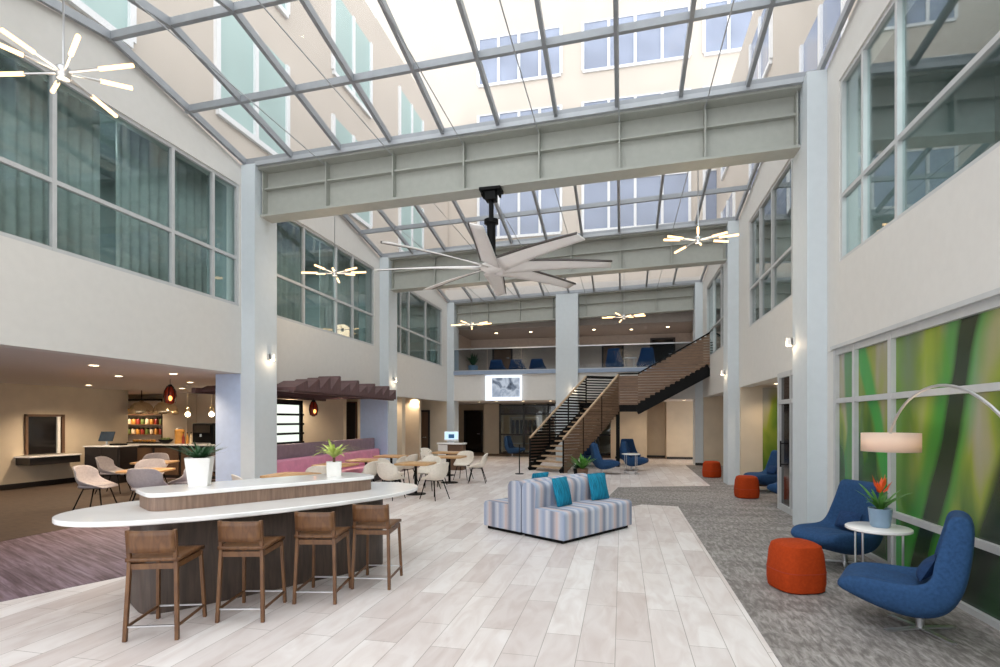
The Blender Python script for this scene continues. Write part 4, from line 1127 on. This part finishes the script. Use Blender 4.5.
# ------------------------------------------------------------------ sconces and downlights
def light(kind, loc, energy, col=(1, .75, .5), size=.1, rot=None, spot=None, name='lamp_light', parent=None):
    l = bpy.data.lights.new(name, kind); l.energy = energy; l.color = col
    if kind == 'AREA': l.size = size
    elif kind in ('POINT', 'SPOT'): l.shadow_soft_size = size
    if kind == 'SPOT': l.spot_size = R(spot or 100); l.spot_blend = .6
    o = bpy.data.objects.new(name, l); C.objects.link(o); o.location = loc
    if rot: o.rotation_euler = rot
    return o
def make_sconce(label, loc, sgn):
    t = thing('wall_sconce', label, 'wall light', loc, 0 if sgn > 0 else pi, 'column sconces')
    box(0, .03, -.05, .05, -.06, .07).build('back_plate', m_chrome, t)
    MB().cyl((.08, 0, -.05), (.08, 0, .07), .04, n=16).build('sconce_body', m_pot_w, t)
    MB().cyl((.08, 0, -.065), (.08, 0, -.05), .036, n=16).build('lens', m_down, t)
    light('POINT', (loc[0]+sgn*.16, loc[1], loc[2]-.05), 3, size=.04)
    return t
make_sconce('small wall sconce on the first left column above the bar', (CL, 9.75, 3.03), 1)
make_sconce('small wall sconce on the wall above the blue pillar end', (CL, 15.9, 3.02), 1)
make_sconce('small wall sconce on the corner column at left balcony end', (CL, 22.5, 2.95), 1)
make_sconce('small wall sconce on the first right column left of the mural', (CR, 9.8, 3.04), -1)
make_sconce('small wall sconce on the second right column near the stair top', (CR, 15.85, 3.05), -1)
t = thing('wall_sconce', 'small wall sconce on the balcony front just left of the stair rail', 'wall light', (-1.9, 22.1, 3.0), -pi/2, 'column sconces')
box(0, .03, -.05, .05, -.06, .07).build('back_plate', m_chrome, t); MB().cyl((.08, 0, -.05), (.08, 0, .07), .04, n=16).build('sconce_body', m_pot_w, t)
MB().cyl((.08, 0, -.065), (.08, 0, -.05), .036, n=16).build('lens', m_down, t)
light('POINT', (-1.9, 21.94, 2.95), 3, size=.04)

def down(x, y, z, label, group, e=60, col=(1, .78, .55)):
    t = thing('downlight', label, 'ceiling light', (x, y, z), 0, group)
    MB().lathe([(.068, -.012), (.085, -.008), (.085, -.001), (.068, -.001)], 20, closed=False).build('trim_ring', m_pot_w, t)
    MB().lathe([(.068, -.010), (.068, -.003)], 20).build('lens', m_down, t)
    if e: light('SPOT', (x, y, z-.03), e, col, .08, (0, 0, 0), 140)
G1 = 'downlights of the dining room ceiling'
down(-8.6, 7.3, 2.67, 'round dining room downlight closest to the atrium edge at near left', G1, 160)
down(-10.2, 9.2, 2.67, 'round downlight over the host stand side of the dining room', G1, 160)
down(-8.66, 9.0, 2.67, 'round downlight nearest the red lantern in the dining room', G1, 210)
down(-10.2, 11.1, 2.67, 'round downlight right behind the red lantern', G1, 120)
down(-13.6, 8.2, 2.67, 'round downlight close to the beige dining wall', G1, 270)
down(-13.6, 11.4, 2.67, 'added downlight above the wall counter and pass-through', G1, 270)  # extra fixture added to light the counter wall
down(-12.4, 13.2, 2.67, 'round downlight in front of the brass dome pendants', G1, 120)
down(-16.7, 15.3, 2.67, 'round downlight above the jar shelf in the kitchen', G1, 260)
down(-11.0, 16.0, 2.67, 'round downlight above the coffee machine in the kitchen', G1, 160)
G2 = 'downlights around the pergola'
down(-8.2, 12.2, 2.67, 'round downlight above near end of the pergola', G2, 330)
down(-8.2, 14.5, 2.67, 'round downlight above far end of the pergola', G2, 330)
down(-10.5, 18.6, 2.67, 'round downlight in the lounge behind the banquette', G2, 200)
down(-11.5, 15.8, 2.67, 'round downlight behind the backlit slat screen', G2, 120)
G3 = 'downlights of the left corridor'
down(-7.9, 17.4, 2.67, 'round downlight just past the blue pillar', G3, 60)
down(-8.2, 20.5, 2.67, 'round downlight near the brown corridor door', G3, 100)
down(-9.2, 20.2, 2.67, 'round downlight deepest in the left corridor', G3, 60)
G4 = 'downlights of the corridor below the balcony'
for x, y, l in [(-6.4, 24.0, 'round downlight below the balcony at the left column'), (-5.4, 23.2, 'round downlight below the balcony under the screen left edge'),
                (-4.2, 23.2, 'round downlight below the balcony under the screen right edge'), (-3.0, 23.2, 'round downlight below the balcony next to the stair rail'),
                (-4.5, 28.2, 'round downlight behind the storefront glass'), (.5, 23.6, 'round downlight below the balcony over the deep lounge chair'),
                (1.5, 23.8, 'round downlight below the balcony right of the landing'), (2.5, 23.4, 'round downlight below the balcony at the right end')]:
    down(x, y, 2.58, l, G4, 38)
G5 = 'downlights of the balcony ceiling'
for x, y, l in [(-5.6, 24.0, 'round balcony downlight furthest left behind the chandelier'), (-4.0, 24.0, 'round balcony downlight left of the white column'),
                (-1.2, 24.0, 'round balcony downlight right of the white column'), (.4, 24.3, 'round balcony downlight behind the right chandelier'), (1.9, 24.0, 'round balcony downlight above the dark doorway')]:
    down(x, y, 5.72, l, G5, 95, (1, .86, .72))
G6 = 'downlights of the right alcoves'
down(3.75, 14.6, 2.66, 'round downlight in the lit alcove ceiling', G6, 50)
down(3.6, 18.5, 2.66, 'round downlight in the furthest right alcove', G6, 50)
# lamp glow
light('POINT', (2.62, 6.13, 1.53), 14, (1, .9, .8), .05)
light('POINT', (3.75, 13.3, 1.50), 9, (1, .72, .45), .06)
for c_ in [o for o in C.objects if o.name.startswith('chandelier')]:
    light('POINT', (c_.location.x, c_.location.y, c_.location.z-.15), 22, (1, .78, .52), .35)

# unseen area lights added to brighten guest rooms and curtains behind the upper windows
for x, y, e_ in ((-9.3, 6.3, 240), (-9.3, 12.6, 200), (-9.3, 19, 160), (4.6, 6.3, 150), (4.6, 12.6, 120), (4.6, 19, 80)):
    light('AREA', (x, y, 6.6), e_, (.9, 1, .98), 1.2)

# ------------------------------------------------------------------ tower facades outside
def facade(label, name, face, lo, hi, wins, ax):
    t = thing('tower', label, 'building')
    m = MB()
    if ax == 'y': m.box(lo[0], hi[0], face, face+.8, lo[1], hi[1])
    else:
        m.box(min(face, face+.8*ax), max(face, face+.8*ax), lo[0], hi[0], lo[1], hi[1])
    m.build('tower_wall', m_facade, t, smooth=False)
    for (a0, a1, z0, z1, n, mt) in wins:
        w_ = MB(); fr = MB()
        if ax == 'y':
            w_.box(a0, a1, face-.02, face+.05, z0, z1)
            for k in range(n+1): x = a0+(a1-a0)*k/n; fr.box(x-.06, x+.06, face-.08, face, z0, z1)
            fr.box(a0, a1, face-.09, face, z0-.12, z0); fr.box(a0, a1, face-.06, face, z1-.05, z1)
        else:
            w_.box(min(face-.02*ax, face+.05*ax), max(face-.02*ax, face+.05*ax), a0, a1, z0, z1)
            xa, xb = sorted((face-.08*ax, face))
            for k in range(n+1): y = a0+(a1-a0)*k/n; fr.box(xa, xb, y-.06, y+.06, z0, z1)
            fr.box(xa, xb, a0, a1, z0-.12, z0)
        wo = w_.build('window', mt, t, smooth=False); fr.build('window_mullions', m_facfr, wo, smooth=False)
wb = []
for zb in (10.45, 14.1, 17.75):
    wb += [(-6.7, -2.75, zb, zb+2.2, 4, m_facwin), (-1.75, 2.9, zb, zb+2.2, 4, m_facwin), (3.5, 5.5, zb, zb+2.2, 2, m_facwin)]
facade('beige tower rising behind the balcony, seen through the skylight', 'back', 25.0, (-12, 7.0), (9, 23.5), wb, 'y')
wl = []
for zb in (8.2, 11.9, 15.6):
    for y in (5.2, 9.6, 14.2, 19.0):
        if zb < 10 or y > 9: wl.append((y, y+2.4, zb, zb+2.4, 2, m_tealfac))
facade('beige tower wing above the left wall, seen through the skylight', 'left', -8.2, (2.0, 7.0), (24.9, 15.5), wl[:0]+[w for w in wl if w[3] < 15.2], -1)
facade('beige tower wing above the right wall, seen through the skylight', 'right', 4.0, (4.0, 7.2), (24.9, 14.5), [(y, y+2.4, zb, zb+2.0, 2, m_facwin) for zb in (8.2, 11.6) for y in (6, 11, 16, 21)], 1)

# ------------------------------------------------------------------ sky and render look
wd = bpy.data.worlds.new('sky'); scene.world = wd; wd.use_nodes = True
bg = wd.node_tree.nodes['Background']; bg.inputs[0].default_value = (.96, .975, 1.0, 1); bg.inputs[1].default_value = 2.5
scene.view_settings.view_transform = 'Standard'; scene.view_settings.look = 'None'
scene.view_settings.exposure = .1; scene.view_settings.gamma = 1; scene.view_settings.use_curve_mapping = False
cy = scene.cycles
cy.use_denoising = True
cy.max_bounces = 10; cy.diffuse_bounces = 6; cy.glossy_bounces = 4; cy.transparent_max_bounces = 12
cy.sample_clamp_indirect = 6
cy.caustics_reflective = False; cy.caustics_refractive = False
